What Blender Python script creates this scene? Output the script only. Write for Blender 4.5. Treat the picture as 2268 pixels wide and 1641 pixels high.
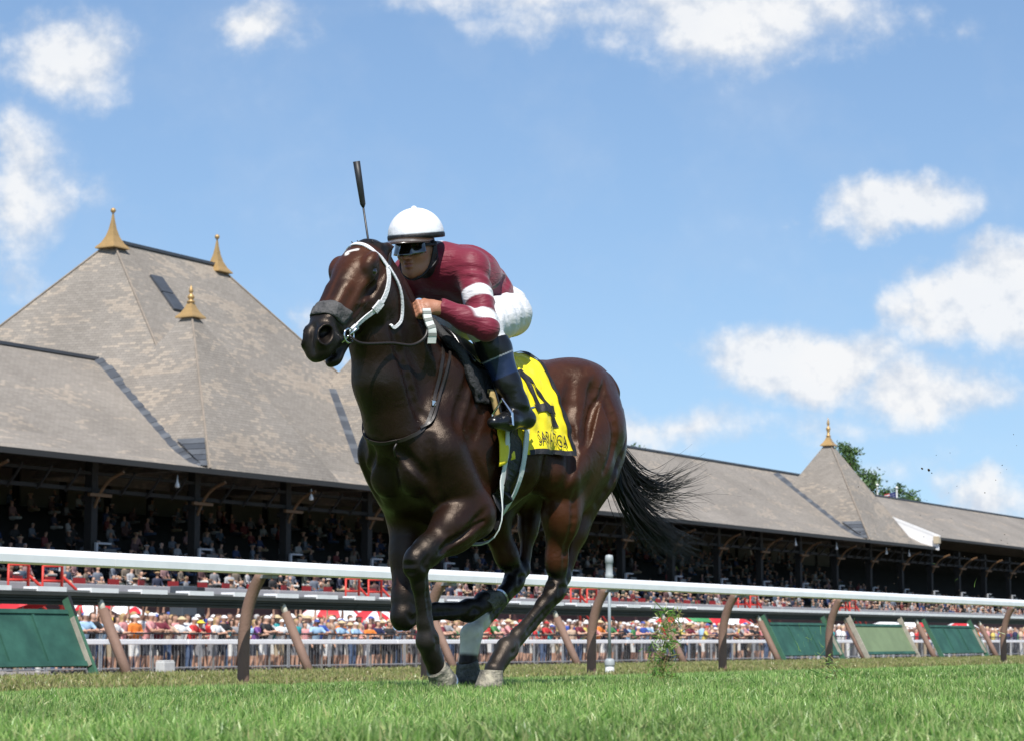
import bpy, bmesh, math, random
import numpy as np
from mathutils import Vector, Matrix, Quaternion
for o in list(bpy.data.objects): bpy.data.objects.remove(o)
scene = bpy.context.scene
col = scene.collection
rnd = random.Random(7)
R = math.radians
# ------------------------------------------------------------------ camera
EYE = 0.235
PITCH = math.atan((1418.0 - 820.5) / 5000.0)
cam_d = bpy.data.cameras.new('camera'); cam = bpy.data.objects.new('camera', cam_d); col.objects.link(cam)
cam.location = (0, 0, EYE); cam.rotation_euler = (math.pi / 2 + PITCH, 0, 0)
cam_d.sensor_width = 36.0; cam_d.lens = 5000.0 / 2268.0 * 36.0
cam_d.clip_start = 0.1; cam_d.clip_end = 4000
cam_d.dof.use_dof = True; cam_d.dof.focus_distance = 10.1; cam_d.dof.aperture_fstop = 10.0
scene.camera = cam
scene.render.resolution_x = 1024; scene.render.resolution_y = 740
vs = scene.view_settings
vs.view_transform = 'Standard'; vs.look = 'None'; vs.gamma = 1.0; vs.use_curve_mapping = False
vs.exposure = 0.25
# ------------------------------------------------------------------ sky and sun
SUN_EL = R(56); SUN_AZ = R(177)             # clockwise from +Y: behind the camera
sun_dir = Vector((math.sin(SUN_AZ) * math.cos(SUN_EL), math.cos(SUN_AZ) * math.cos(SUN_EL), math.sin(SUN_EL)))
sun_d = bpy.data.lights.new('sun', 'SUN'); sun_d.energy = 5.0; sun_d.angle = R(0.53); sun_d.color = (1.0, 0.955, 0.89)
sun = bpy.data.objects.new('sun', sun_d); col.objects.link(sun)
sun.rotation_euler = sun_dir.to_track_quat('Z', 'Y').to_euler()
world = bpy.data.worlds.new('World'); scene.world = world; world.use_nodes = True
def build_world():
    nt = world.node_tree; N = nt.nodes; L = nt.links; N.clear()
    out = N.new('ShaderNodeOutputWorld'); bg = N.new('ShaderNodeBackground'); bg.inputs[1].default_value = 0.108
    sky = N.new('ShaderNodeTexSky'); sky.sky_type = 'NISHITA'; sky.sun_disc = False
    sky.sun_elevation = SUN_EL; sky.sun_rotation = SUN_AZ; sky.air_density = 1.0; sky.dust_density = 0.0; sky.ozone_density = 3.6; sky.altitude = 1200
    tc = N.new('ShaderNodeTexCoord'); sep = N.new('ShaderNodeSeparateXYZ'); L.new(tc.outputs['Generated'], sep.inputs[0])
    def M(op, a, b=None, c=None):
        n = N.new('ShaderNodeMath'); n.operation = op
        for i, v in enumerate((a, b, c)):
            if v is None: continue
            if isinstance(v, (int, float)): n.inputs[i].default_value = v
            else: L.new(v, n.inputs[i])
        return n.outputs[0]
    sv = N.new('ShaderNodeCombineXYZ'); L.new(sep.outputs[0], sv.inputs[0]); L.new(sep.outputs[1], sv.inputs[1])
    L.new(M('MULTIPLY_ADD', M('MAXIMUM', sep.outputs[2], 0.0), 0.55, 0.062), sv.inputs[2])
    nv = N.new('ShaderNodeVectorMath'); nv.operation = 'NORMALIZE'; L.new(sv.outputs[0], nv.inputs[0]); L.new(nv.outputs[0], sky.inputs['Vector'])
    yy = M('MAXIMUM', M('ABSOLUTE', sep.outputs[1]), 0.12)
    comb = N.new('ShaderNodeCombineXYZ')
    L.new(M('DIVIDE', sep.outputs[0], yy), comb.inputs[0]); L.new(M('DIVIDE', sep.outputs[2], yy), comb.inputs[1])
    nz = N.new('ShaderNodeTexNoise'); nz.inputs['Scale'].default_value = 13; nz.inputs['Detail'].default_value = 8; nz.inputs['Roughness'].default_value = 0.58
    L.new(comb.outputs[0], nz.inputs['Vector'])
    n2 = N.new('ShaderNodeTexNoise'); n2.inputs['Scale'].default_value = 34; n2.inputs['Detail'].default_value = 7; n2.inputs['Roughness'].default_value = 0.6
    L.new(comb.outputs[0], n2.inputs['Vector'])
    # warp the layout coordinate so that outlines billow
    vm = N.new('ShaderNodeVectorMath'); vm.operation = 'MULTIPLY_ADD'
    sub = N.new('ShaderNodeVectorMath'); sub.operation = 'SUBTRACT'; sub.inputs[1].default_value = (0.5, 0.5, 0.5)
    L.new(nz.outputs['Color'], sub.inputs[0]); L.new(sub.outputs[0], vm.inputs[0]); vm.inputs[1].default_value = (0.075, 0.045, 0); L.new(comb.outputs[0], vm.inputs[2])
    def flat(u, v): return ((u - 1134) / 5000.0 * 0.993, (1418 - v) / 5000.0 * 1.0)
    clouds = [(1600, -20, 430, 165, 1.0), (1180, -40, 330, 75, .75), (1280, 30, 260, 80, .5), (90, 110, 210, 120, .95), (20, 400, 130, 190, .8), (30, 600, 90, 90, .5), (600, 20, 120, 85, .62),
              (2000, 450, 205, 78, 1.2), (2215, 670, 240, 130, 1.3), (1770, 800, 290, 108, 1.3), (2080, 880, 260, 95, .85), (1490, 955, 170, 80, .8),
              (1880, 940, 330, 60, .42), (2210, 1100, 160, 70, .7), (705, 735, 90, 90, .72), (190, 400, 110, 60, .25), (2110, 20, 110, 60, .3), (1940, 1030, 260, 60, .3), (740, 800, 60, 60, .5),
              (-700, 300, 500, 160, .9), (-1500, 700, 600, 150, .9), (3100, 500, 500, 180, 1.0), (3900, 900, 700, 150, .9), (1200, -900, 900, 260, .9), (-300, -1500, 900, 300, .9), (2900, -1400, 1000, 300, .9)]
    acc = None
    for (u, v, ru, rv, amp) in clouds:
        cx, cy = flat(u, v); ru *= 1.22; rv *= 1.22
        a = N.new('ShaderNodeVectorMath'); a.operation = 'SUBTRACT'; L.new(vm.outputs[0], a.inputs[0]); a.inputs[1].default_value = (cx, cy, 0)
        b = N.new('ShaderNodeVectorMath'); b.operation = 'MULTIPLY'; L.new(a.outputs[0], b.inputs[0]); b.inputs[1].default_value = (5000.0 / ru, 5000.0 / rv, 0)
        d = N.new('ShaderNodeVectorMath'); d.operation = 'LENGTH'; L.new(b.outputs[0], d.inputs[0])
        m = M('MULTIPLY', M('MAXIMUM', M('SUBTRACT', 1.0, d.outputs['Value']), 0.0), amp)
        acc = m if acc is None else M('MAXIMUM', acc, m)
    f = M('ADD', M('MULTIPLY', acc, 1.35), M('MULTIPLY', M('SUBTRACT', n2.outputs['Fac'], 0.5), 1.45))
    f = M('ADD', f, M('MULTIPLY', M('SUBTRACT', nz.outputs['Fac'], 0.5), 0.9))
    mr = N.new('ShaderNodeMapRange'); mr.interpolation_type = 'SMOOTHSTEP'; L.new(f, mr.inputs[0]); mr.inputs[1].default_value = 0.09; mr.inputs[2].default_value = 0.94
    gate = N.new('ShaderNodeMapRange'); gate.interpolation_type = 'SMOOTHSTEP'; L.new(acc, gate.inputs[0]); gate.inputs[1].default_value = 0.0; gate.inputs[2].default_value = 0.22
    cov = M('MULTIPLY', M('MULTIPLY', mr.outputs[0], gate.outputs[0]), 0.93)
    # haze of thin high cloud everywhere
    thin = M('MULTIPLY', M('MAXIMUM', M('SUBTRACT', nz.outputs['Fac'], 0.46), 0.0), 0.55)
    cov = M('MINIMUM', M('ADD', cov, thin), 1.0)
    # billows: a second look at the noise a little higher gives sunlit tops and grey undersides
    upv = N.new('ShaderNodeVectorMath'); upv.operation = 'ADD'; upv.inputs[1].default_value = (0.002, 0.007, 0); L.new(comb.outputs[0], upv.inputs[0])
    n3 = N.new('ShaderNodeTexNoise'); n3.inputs['Scale'].default_value = 34; n3.inputs['Detail'].default_value = 4; n3.inputs['Roughness'].default_value = 0.6; L.new(upv.outputs[0], n3.inputs['Vector'])
    relief = M('MULTIPLY', M('SUBTRACT', n2.outputs['Fac'], n3.outputs['Fac']), 2.6)
    shade = N.new('ShaderNodeMapRange'); L.new(M('ADD', M('MULTIPLY', f, 0.55), relief), shade.inputs[0]); shade.inputs[1].default_value = 0.0; shade.inputs[2].default_value = 0.62
    cc = N.new('ShaderNodeMix'); cc.data_type = 'RGBA'; L.new(shade.outputs[0], cc.inputs['Factor'])
    cc.inputs['A'].default_value = (5.0, 5.5, 6.3, 1); cc.inputs['B'].default_value = (7.2, 7.3, 7.45, 1)
    mix = N.new('ShaderNodeMix'); mix.data_type = 'RGBA'; L.new(cov, mix.inputs['Factor'])
    L.new(sky.outputs[0], mix.inputs['A']); L.new(cc.outputs['Result'], mix.inputs['B'])
    L.new(mix.outputs['Result'], bg.inputs[0]); L.new(bg.outputs[0], out.inputs[0])
build_world()
scene.cycles.max_bounces = 6
# ------------------------------------------------------------------ helpers
def tag(o, label=None, cat=None, group=None, kind=None):
    if label: o['label'] = label
    if cat: o['category'] = cat
    if group: o['group'] = group
    if kind: o['kind'] = kind
    return o
def empty(name, loc=(0, 0, 0), label=None, cat=None, group=None):
    o = bpy.data.objects.new(name, None); o.empty_display_size = 0.2; col.objects.link(o); o.location = loc
    return tag(o, label, cat, group)
def link(name, me, mat=None, parent=None):
    o = bpy.data.objects.new(name, me); col.objects.link(o)
    if mat is not None and len(me.materials) == 0: me.materials.append(mat)
    if parent is not None:
        o.parent = parent
        if parent.parent is None and parent.type == 'EMPTY' or True:
            o.matrix_parent_inverse = Matrix.Identity(4)
    return o
def mesh(name, V, Fc, smooth=False):
    me = bpy.data.meshes.new(name)
    me.from_pydata([tuple(v) for v in V], [], [tuple(f) for f in Fc]); me.update()
    if smooth: me.polygons.foreach_set('use_smooth', [True] * len(me.polygons))
    return me
def npmesh(name, V, Fc, smooth=False):
    """V (n,3), Fc (m,k) arrays"""
    V = np.asarray(V, dtype=np.float32); Fc = np.asarray(Fc, dtype=np.int32)
    me = bpy.data.meshes.new(name); k = Fc.shape[1]
    me.vertices.add(len(V)); me.vertices.foreach_set('co', V.ravel())
    me.loops.add(Fc.size); me.loops.foreach_set('vertex_index', Fc.ravel())
    me.polygons.add(len(Fc)); me.polygons.foreach_set('loop_start', np.arange(0, Fc.size, k, dtype=np.int32))
    me.polygons.foreach_set('loop_total', np.full(len(Fc), k, dtype=np.int32))
    if smooth: me.polygons.foreach_set('use_smooth', np.ones(len(Fc), dtype=bool))
    me.update(calc_edges=True); me.validate()
    return me
def vcol(me, C, name='Col'):
    a = me.color_attributes.new(name, 'FLOAT_COLOR', 'POINT')
    C = np.asarray(C, dtype=np.float32)
    if C.shape[1] == 3: C = np.hstack([C, np.ones((len(C), 1), np.float32)])
    a.data.foreach_set('color', C.ravel())
class MB:
    """collects simple solids into one mesh"""
    def __init__(self): self.v = []; self.f = []
    def add(self, V, Fc):
        n = len(self.v); self.v += [tuple(p) for p in V]; self.f += [tuple(i + n for i in f) for f in Fc]; return self
    def box(self, c, s, rot=None):
        c = Vector(c); s = Vector(s) / 2; V = []
        for x in (-1, 1):
            for y in (-1, 1):
                for z in (-1, 1):
                    p = Vector((x * s.x, y * s.y, z * s.z))
                    if rot is not None: p = rot @ p
                    V.append(c + p)
        return self.add(V, [(0, 1, 3, 2), (4, 6, 7, 5), (0, 4, 5, 1), (2, 3, 7, 6), (0, 2, 6, 4), (1, 5, 7, 3)])
    def tube(self, pts, rad, seg=8, cap=True):
        pts = [Vector(p) for p in pts]; n = len(pts)
        if not hasattr(rad, '__len__'): rad = [rad] * n
        V = []; Fc = []; up = None
        for i, p in enumerate(pts):
            t = (pts[min(i + 1, n - 1)] - pts[max(i - 1, 0)]).normalized()
            if up is None: up = t.orthogonal().normalized()
            a = (up - t * up.dot(t)).normalized(); b = t.cross(a); up = a
            for k in range(seg):
                w = 2 * math.pi * k / seg
                V.append(p + (a * math.cos(w) + b * math.sin(w)) * rad[i])
        for i in range(n - 1):
            for k in range(seg):
                k2 = (k + 1) % seg
                Fc.append((i * seg + k, i * seg + k2, (i + 1) * seg + k2, (i + 1) * seg + k))
        if cap:
            Fc.append(tuple(range(seg - 1, -1, -1))); Fc.append(tuple((n - 1) * seg + k for k in range(seg)))
        return self.add(V, Fc)
    def lathe(self, prof, seg=16, c=(0, 0, 0), square=False):
        c = Vector(c); V = []; Fc = []; n = len(prof)
        for (r, z) in prof:
            for k in range(seg):
                w = 2 * math.pi * (k + 0.5) / seg
                V.append(c + Vector((r * math.cos(w), r * math.sin(w), z)))
        for i in range(n - 1):
            for k in range(seg):
                k2 = (k + 1) % seg
                Fc.append((i * seg + k, i * seg + k2, (i + 1) * seg + k2, (i + 1) * seg + k))
        Fc.append(tuple(range(seg - 1, -1, -1))); Fc.append(tuple((n - 1) * seg + k for k in range(seg)))
        return self.add(V, Fc)
    def xf(self, M):
        self.v = [tuple(M @ Vector(p)) for p in self.v]; return self
    def mesh(self, name, smooth=False): return mesh(name, self.v, self.f, smooth)
    def build(self, name, mat, parent=None, smooth=False, bevel=0, loc=None):
        o = link(name, self.mesh(name, smooth), mat, parent)
        if loc is not None: o.location = loc
        if bevel:
            m = o.modifiers.new('bevel', 'BEVEL'); m.width = bevel; m.segments = 2; m.limit_method = 'ANGLE'
        return o
def grid_faces(nu, nv):
    i = np.arange(nu - 1)[:, None]; j = np.arange(nv - 1)[None, :]
    a = i * nv + j
    return np.stack([a, a + 1, a + nv + 1, a + nv], -1).reshape(-1, 4)
def catmull(P, n):
    P = np.asarray(P, float)
    Q = np.vstack([2 * P[0] - P[1], P, 2 * P[-1] - P[-2]]); out = []
    m = len(P) - 1
    for t in np.linspace(0, m, n):
        i = min(int(t), m - 1); f = t - i
        a, b, c, d = Q[i], Q[i + 1], Q[i + 2], Q[i + 3]
        out.append(0.5 * ((2 * b) + (c - a) * f + (2 * a - 5 * b + 4 * c - d) * f * f + (3 * b - a - 3 * c + d) * f ** 3))
    return np.array(out)
# ------------------------------------------------------------------ materials
MATS = {}
def mat(name, colr, rough=0.6, metal=0.0, noise=0.0, nscale=8.0, bump=0.0, bscale=40.0, vc=False, spec=0.5, sheen=0.0, coat=0.0, colr2=None, detail=4, ndist=0.0, trans=0.0, gen=False):
    if name in MATS: return MATS[name]
    m = bpy.data.materials.new(name); m.use_nodes = True; MATS[name] = m
    nt = m.node_tree; N = nt.nodes; L = nt.links; b = N['Principled BSDF']
    b.inputs['Base Color'].default_value = (*colr, 1); b.inputs['Roughness'].default_value = rough; b.inputs['Metallic'].default_value = metal
    b.inputs['Specular IOR Level'].default_value = spec
    b.inputs['Sheen Weight'].default_value = sheen; b.inputs['Coat Weight'].default_value = coat; b.inputs['Coat Roughness'].default_value = 0.15
    tc = N.new('ShaderNodeTexCoord'); src = None
    if vc:
        at = N.new('ShaderNodeVertexColor'); at.layer_name = 'Col'; src = at.outputs[0]
    if noise > 0 or colr2:
        nz = N.new('ShaderNodeTexNoise'); nz.inputs['Scale'].default_value = nscale; nz.inputs['Detail'].default_value = detail; nz.inputs['Roughness'].default_value = 0.6; nz.inputs['Distortion'].default_value = ndist
        L.new(tc.outputs['Object'], nz.inputs['Vector'])
        if colr2:
            mx = N.new('ShaderNodeMix'); mx.data_type = 'RGBA'
            cr = N.new('ShaderNodeMapRange'); cr.inputs[1].default_value = 0.35; cr.inputs[2].default_value = 0.65; L.new(nz.outputs['Fac'], cr.inputs[0]); L.new(cr.outputs[0], mx.inputs['Factor'])
            mx.inputs['A'].default_value = (*colr, 1); mx.inputs['B'].default_value = (*colr2, 1); src = mx.outputs['Result']
        if noise > 0:
            mr = N.new('ShaderNodeMapRange'); mr.inputs[1].default_value = 0.25; mr.inputs[2].default_value = 0.75
            mr.inputs[3].default_value = 1 - noise; mr.inputs[4].default_value = 1 + noise; L.new(nz.outputs['Fac'], mr.inputs[0])
            mul = N.new('ShaderNodeVectorMath'); mul.operation = 'SCALE'; L.new(mr.outputs[0], mul.inputs['Scale'])
            if src is None: mul.inputs[0].default_value = colr
            else: L.new(src, mul.inputs[0])
            src = mul.outputs[0]
    if src is not None: L.new(src, b.inputs['Base Color'])
    if bump > 0:
        n2 = N.new('ShaderNodeTexNoise'); n2.inputs['Scale'].default_value = bscale; n2.inputs['Detail'].default_value = 5
        L.new(tc.outputs['Object'], n2.inputs['Vector'])
        bp = N.new('ShaderNodeBump'); bp.inputs['Strength'].default_value = min(1, bump); bp.inputs['Distance'].default_value = 0.02 if bump <= 1 else 0.02 * bump
        L.new(n2.outputs['Fac'], bp.inputs['Height']); L.new(bp.outputs[0], b.inputs['Normal'])
    if trans > 0: b.inputs['Transmission Weight'].default_value = trans
    return m
# ------------------------------------------------------------------ implicit surfaces for bodies
def smin(a, b, k):
    h = np.maximum(k - np.abs(a - b), 0) / k
    return np.minimum(a, b) - h * h * k * 0.25
class SDF:
    def __init__(s, lo, hi, h):
        s.lo = np.array(lo, float); s.h = h
        s.n = np.ceil((np.array(hi) - s.lo) / h).astype(int) + 1
        s.F = np.full(s.n, 0.5, np.float32); s.prims = []
    def _sl(s, lo, hi):
        a = np.clip(np.floor((np.array(lo) - s.lo) / s.h).astype(int), 0, s.n); b = np.clip(np.ceil((np.array(hi) - s.lo) / s.h).astype(int) + 1, 0, s.n)
        X = [(s.lo[i] + s.h * np.arange(a[i], b[i])).astype(np.float32) for i in range(3)]
        return tuple(slice(a[i], b[i]) for i in range(3)), X[0][:, None, None], X[1][None, :, None], X[2][None, None, :]
    def put(s, fn, lo, hi, k=0.03, sub=False):
        pad = k + 3 * s.h
        sl, X, Y, Z = s._sl(np.array(lo) - pad, np.array(hi) + pad)
        if min(q.stop - q.start for q in sl) <= 0: return
        D = fn(X, Y, Z).astype(np.float32)
        if sub: s.F[sl] = -smin(-s.F[sl], D, k)
        else: s.F[sl] = smin(s.F[sl], D, k)
    def ell(s, c, r, k=0.03, rot=None, sub=False):
        c = np.array(c, float); r = np.array(r, float)
        Rm = np.eye(3) if rot is None else np.array(rot)   # columns are the axes
        m = r.max()
        def fn(X, Y, Z):
            q = [(X - c[0]) * Rm[0, i] + (Y - c[1]) * Rm[1, i] + (Z - c[2]) * Rm[2, i] for i in range(3)]
            k0 = np.sqrt((q[0] / r[0]) ** 2 + (q[1] / r[1]) ** 2 + (q[2] / r[2]) ** 2) + 1e-6
            k1 = np.sqrt((q[0] / r[0] ** 2) ** 2 + (q[1] / r[1] ** 2) ** 2 + (q[2] / r[2] ** 2) ** 2) + 1e-6
            return k0 * (k0 - 1) / k1
        s.put(fn, c - m, c + m, k, sub)
    def cone(s, a, b, ra, rb, k=0.03, flat=None, sub=False):
        """tapered capsule; flat=(axis, f): f>1 squeezes the section along axis by 1/f"""
        a = np.array(a, float); b = np.array(b, float)
        if flat is not None: ax = np.array(flat[0], float); ax /= np.linalg.norm(ax); ff = flat[1]
        else: ax = np.array([0, 0, 1.0]); ff = 1.0
        ab = b - a; ab2 = ab + (ff - 1) * ab.dot(ax) * ax; L2 = ab2.dot(ab2) + 1e-9
        def fn(X, Y, Z):
            px, py, pz = X - a[0], Y - a[1], Z - a[2]
            if ff != 1.0:
                d = (px * ax[0] + py * ax[1] + pz * ax[2]) * (ff - 1)
                px = px + d * ax[0]; py = py + d * ax[1]; pz = pz + d * ax[2]
            t = np.clip((px * ab2[0] + py * ab2[1] + pz * ab2[2]) / L2, 0, 1)
            r = ra + (rb - ra) * t
            return (np.sqrt((px - t * ab2[0]) ** 2 + (py - t * ab2[1]) ** 2 + (pz - t * ab2[2]) ** 2) - r) / max(1.0, ff ** 0.5)
        m = max(ra, rb) / min(1, ff)
        s.put(fn, np.minimum(a, b) - m, np.maximum(a, b) + m, k, sub)
    def chain(s, pts, rads, k=0.03, flat=None, sub=False):
        for i in range(len(pts) - 1): s.cone(pts[i], pts[i + 1], rads[i], rads[i + 1], k, flat, sub)
    def sample(s, P):
        q = (np.asarray(P, float) - s.lo) / s.h
        q = np.clip(q, 0, np.array(s.n) - 1.001); i = q.astype(int); f = q - i; r = 0
        for dx in (0, 1):
            for dy in (0, 1):
                for dz in (0, 1):
                    w = (f[:, 0] if dx else 1 - f[:, 0]) * (f[:, 1] if dy else 1 - f[:, 1]) * (f[:, 2] if dz else 1 - f[:, 2])
                    r = r + w * s.F[i[:, 0] + dx, i[:, 1] + dy, i[:, 2] + dz]
        return r
    def grad(s, P, e=None):
        e = e or s.h * 1.5; P = np.asarray(P, float); g = np.zeros_like(P)
        for a in range(3):
            d = np.zeros(3); d[a] = e
            g[:, a] = s.sample(P + d) - s.sample(P - d)
        return g / (np.linalg.norm(g, axis=1)[:, None] + 1e-9)
    def snap(s, P, off=0.0, it=14):
        P = np.array(P, float)
        for _ in range(it):
            P = P - 0.7 * (s.sample(P) - off)[:, None] * s.grad(P)
        return P
    def surface(s, smooth=2):
        F = s.F; n = s.n
        ins = F < 0
        c = np.zeros(n - 1, np.uint8)
        offs = [(x, y, z) for x in (0, 1) for y in (0, 1) for z in (0, 1)]
        for (x, y, z) in offs: c += ins[x:n[0] - 1 + x, y:n[1] - 1 + y, z:n[2] - 1 + z]
        act = (c > 0) & (c < 8); idx = np.argwhere(act)
        vid = np.full(n - 1, -1, np.int32); vid[act] = np.arange(len(idx))
        vals = {o: F[idx[:, 0] + o[0], idx[:, 1] + o[1], idx[:, 2] + o[2]] for o in offs}
        acc = np.zeros((len(idx), 3)); cnt = np.zeros(len(idx))
        for i, a in enumerate(offs):
            for b in offs[i + 1:]:
                if sum(abs(p - q) for p, q in zip(a, b)) != 1: continue
                va, vb = vals[a], vals[b]; m = (va < 0) != (vb < 0)
                t = np.where(m, va / np.where(m, va - vb, 1), 0)
                p = np.array(a)[None] + t[:, None] * (np.array(b) - np.array(a))[None]
                acc += p * m[:, None]; cnt += m
        V = s.lo + s.h * (idx + acc / cnt[:, None])
        Fs = []
        for ax in range(3):
            o1, o2 = [i for i in range(3) if i != ax]
            sl0 = [slice(1, -1)] * 3; sl1 = [slice(1, -1)] * 3
            sl0[ax] = slice(0, -1); sl1[ax] = slice(1, None)
            A = ins[tuple(sl0)]; B = ins[tuple(sl1)]
            for flip, mk in ((False, A & ~B), (True, ~A & B)):
                e = np.argwhere(mk)
                if len(e) == 0: continue
                e = e + np.array([0 if i == ax else 1 for i in range(3)])
                d1 = np.zeros(3, int); d1[o1] = 1; d2 = np.zeros(3, int); d2[o2] = 1
                q = [vid[tuple((e - w).T)] for w in (d1 + d2, d2, 0 * d1, d1)]
                Q = np.stack(q, 1)
                if (ax == 1) != flip: Q = Q[:, ::-1]
                Fs.append(Q)
        Fq = np.vstack(Fs)
        E = np.vstack([Fq[:, [0, 1]], Fq[:, [1, 2]], Fq[:, [2, 3]], Fq[:, [3, 0]]])
        for _ in range(smooth):
            S = np.zeros_like(V); cn = np.zeros(len(V))
            for a in range(3): S[:, a] = np.bincount(E[:, 0], V[E[:, 1], a], len(V)) + np.bincount(E[:, 1], V[E[:, 0], a], len(V))
            cn = np.bincount(E[:, 0], minlength=len(V)) + np.bincount(E[:, 1], minlength=len(V))
            V = 0.5 * V + 0.5 * S / np.maximum(cn, 1)[:, None]
        return V, Fq
def pch(xs, ys, x):
    """smooth interpolation through a table"""
    xs = np.asarray(xs, float); ys = np.asarray(ys, float)
    d = np.gradient(ys, xs); i = np.clip(np.searchsorted(xs, x) - 1, 0, len(xs) - 2)
    h = xs[i + 1] - xs[i]; t = np.clip((x - xs[i]) / h, 0, 1)
    return ys[i] * (1 + 2 * t) * (1 - t) ** 2 + d[i] * h * t * (1 - t) ** 2 + ys[i + 1] * t * t * (3 - 2 * t) + d[i + 1] * h * t * t * (t - 1)
def loft(s, tab, O, e1, e2, e3, p=2.2, k=0.03):
    """tab rows: (station, top, bottom, halfwidth) in the frame O,e1 (along),e2 (side),e3 (up)"""
    T = np.array(tab, float); O = np.array(O, float); E = [np.array(e, float) for e in (e1, e2, e3)]
    def fn(X, Y, Z):
        q = [(X - O[0]) * e[0] + (Y - O[1]) * e[1] + (Z - O[2]) * e[2] for e in E]
        a = np.clip(q[0], T[0, 0], T[-1, 0])
        top = pch(T[:, 0], T[:, 1], a); bot = pch(T[:, 0], T[:, 2], a); w = np.maximum(pch(T[:, 0], T[:, 3], a), 0.004)
        hz = np.maximum((top - bot) / 2, 0.004); zc = (top + bot) / 2
        r = (np.abs(q[1] / w) ** p + np.abs((q[2] - zc) / hz) ** p) ** (1 / p)
        d = (r - 1) * np.minimum(w, hz)
        ext = np.abs(q[0] - a)
        return np.where(ext > 0, np.sqrt(np.maximum(d, 0) ** 2 + ext ** 2) + np.minimum(d, 0) * 0, d)
    m = max(np.abs(T[:, 1:]).max(), 0.1)
    C = np.array([O + E[0] * t + E[1] * w * sy + E[2] * z for (t, tp, bt, w) in T for sy in (-1, 1) for z in (tp, bt)])
    s.put(fn, C.min(0), C.max(0), k)
# ------------------------------------------------------------------ the horse
TH = R(35); HO = (-0.05, 10.5, 0.0); HPHI = math.atan2(-math.cos(TH), -math.sin(TH))
def hroot(name, label, cat, group=None):
    o = empty(name, HO, label, cat, group); o.rotation_euler = (0, 0, HPHI); return o
def nrm(v): v = np.array(v, float); return v / np.linalg.norm(v)
horse = hroot('horse', 'dark bay racehorse galloping on the turf under a jockey', 'horse')
hs = SDF((-1.05, -0.46, -0.03), (1.55, 0.46, 2.08), 0.0066)
# trunk
loft(hs, [(-.87, 1.24, 1.06, .04), (-.82, 1.34, .98, .125), (-.72, 1.465, .95, .195), (-.58, 1.54, .94, .242), (-.42, 1.58, .955, .256), (-.25, 1.545, .955, .246), (-.05, 1.49, .885, .258),
          (.15, 1.475, .780, .270), (.32, 1.51, .735, .256), (.45, 1.525, .74, .24), (.58, 1.50, .78, .225), (.70, 1.40, .84, .21), (.79, 1.28, .92, .165), (.84, 1.16, 1.02, .08)],
     (0, 0, 0), (1, 0, 0), (0, 1, 0), (0, 0, 1), p=2.15, k=.04)
for sd in (1, -1):
    hs.ell((-.45, .12 * sd, 1.40), (.30, .155, .18), .06, Matrix.Rotation(R(8), 3, 'Y'))
    hs.ell((-.60, .13 * sd, 1.20), (.205, .122, .29), .07, Matrix.Rotation(R(-14), 3, 'Y'))
    hs.ell((-.34, .19 * sd, 1.12), (.20, .085, .24), .08, Matrix.Rotation(R(20), 3, 'Y'))
    hs.ell((.50, .155 * sd, 1.22), (.11, .085, .30), .05, Matrix.Rotation(R(22), 3, 'Y'))    # shoulder blade
    hs.ell((.38, .185 * sd, 1.03), (.17, .075, .17), .05, Matrix.Rotation(R(-25), 3, 'Y'))   # triceps
    hs.ell((.70, .135 * sd, 1.06), (.10, .09, .13), .05)                                     # point of shoulder
    hs.ell((.77, .075 * sd, 1.00), (.075, .085, .14), .035)                                  # breast muscle
    hs.ell((.62, .12 * sd, .93), (.13, .10, .13), .06)
    hs.ell((-.42, .20 * sd, 1.47), (.09, .05, .05), .08)                                     # point of hip
    hs.cone((.48, .250 * sd, 1.42), (.60, .252 * sd, 1.12), .018, .018, .05, sub=True)       # groove before the shoulder
    hs.cone((.24, .282 * sd, 1.25), (.30, .280 * sd, .98), .012, .012, .05, sub=True)
    hs.cone((-.50, .292 * sd, 1.25), (-.66, .242 * sd, .98), .010, .010, .05, sub=True)      # hamstring grooves
    hs.cone((-.18, .275 * sd, 1.35), (-.16, .28 * sd, 1.02), .020, .02, .06, sub=True)       # flank hollow
hs.cone((.86, 0, 1.10), (.84, 0, .92), .012, .014, .05, sub=True)
hs.cone((.50, 0, 1.50), (.10, 0, 1.465), .05, .05, .06)                                     # withers and back
# neck
NK = [(.50, 0, 1.25), (.66, 0, 1.38), (.80, 0.0, 1.53), (.92, .0, 1.69), (1.00, .0, 1.82)]
hs.chain(NK, [.265, .208, .175, .155, .132], .06, flat=((0, 1, 0), 1.62))
hs.chain([(.42, 0, 1.48), (.62, 0, 1.555), (.82, 0, 1.715), (.98, 0, 1.89)], [.06, .05, .045, .05], .08)   # crest
for sd in (1, -1):
    hs.cone((.97, .115 * sd, 1.62), (.80, .150 * sd, 1.30), .012, .014, .05, sub=True)       # jugular groove
    hs.cone((.93, .065 * sd, 1.78), (.64, .11 * sd, 1.40), .048, .062, .06)
hs.chain([(1.00, 0, 1.72), (.95, 0, 1.53), (.90, 0, 1.36), (.80, 0, 1.16)], [.085, .10, .118, .14], .06)   # throat
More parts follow.
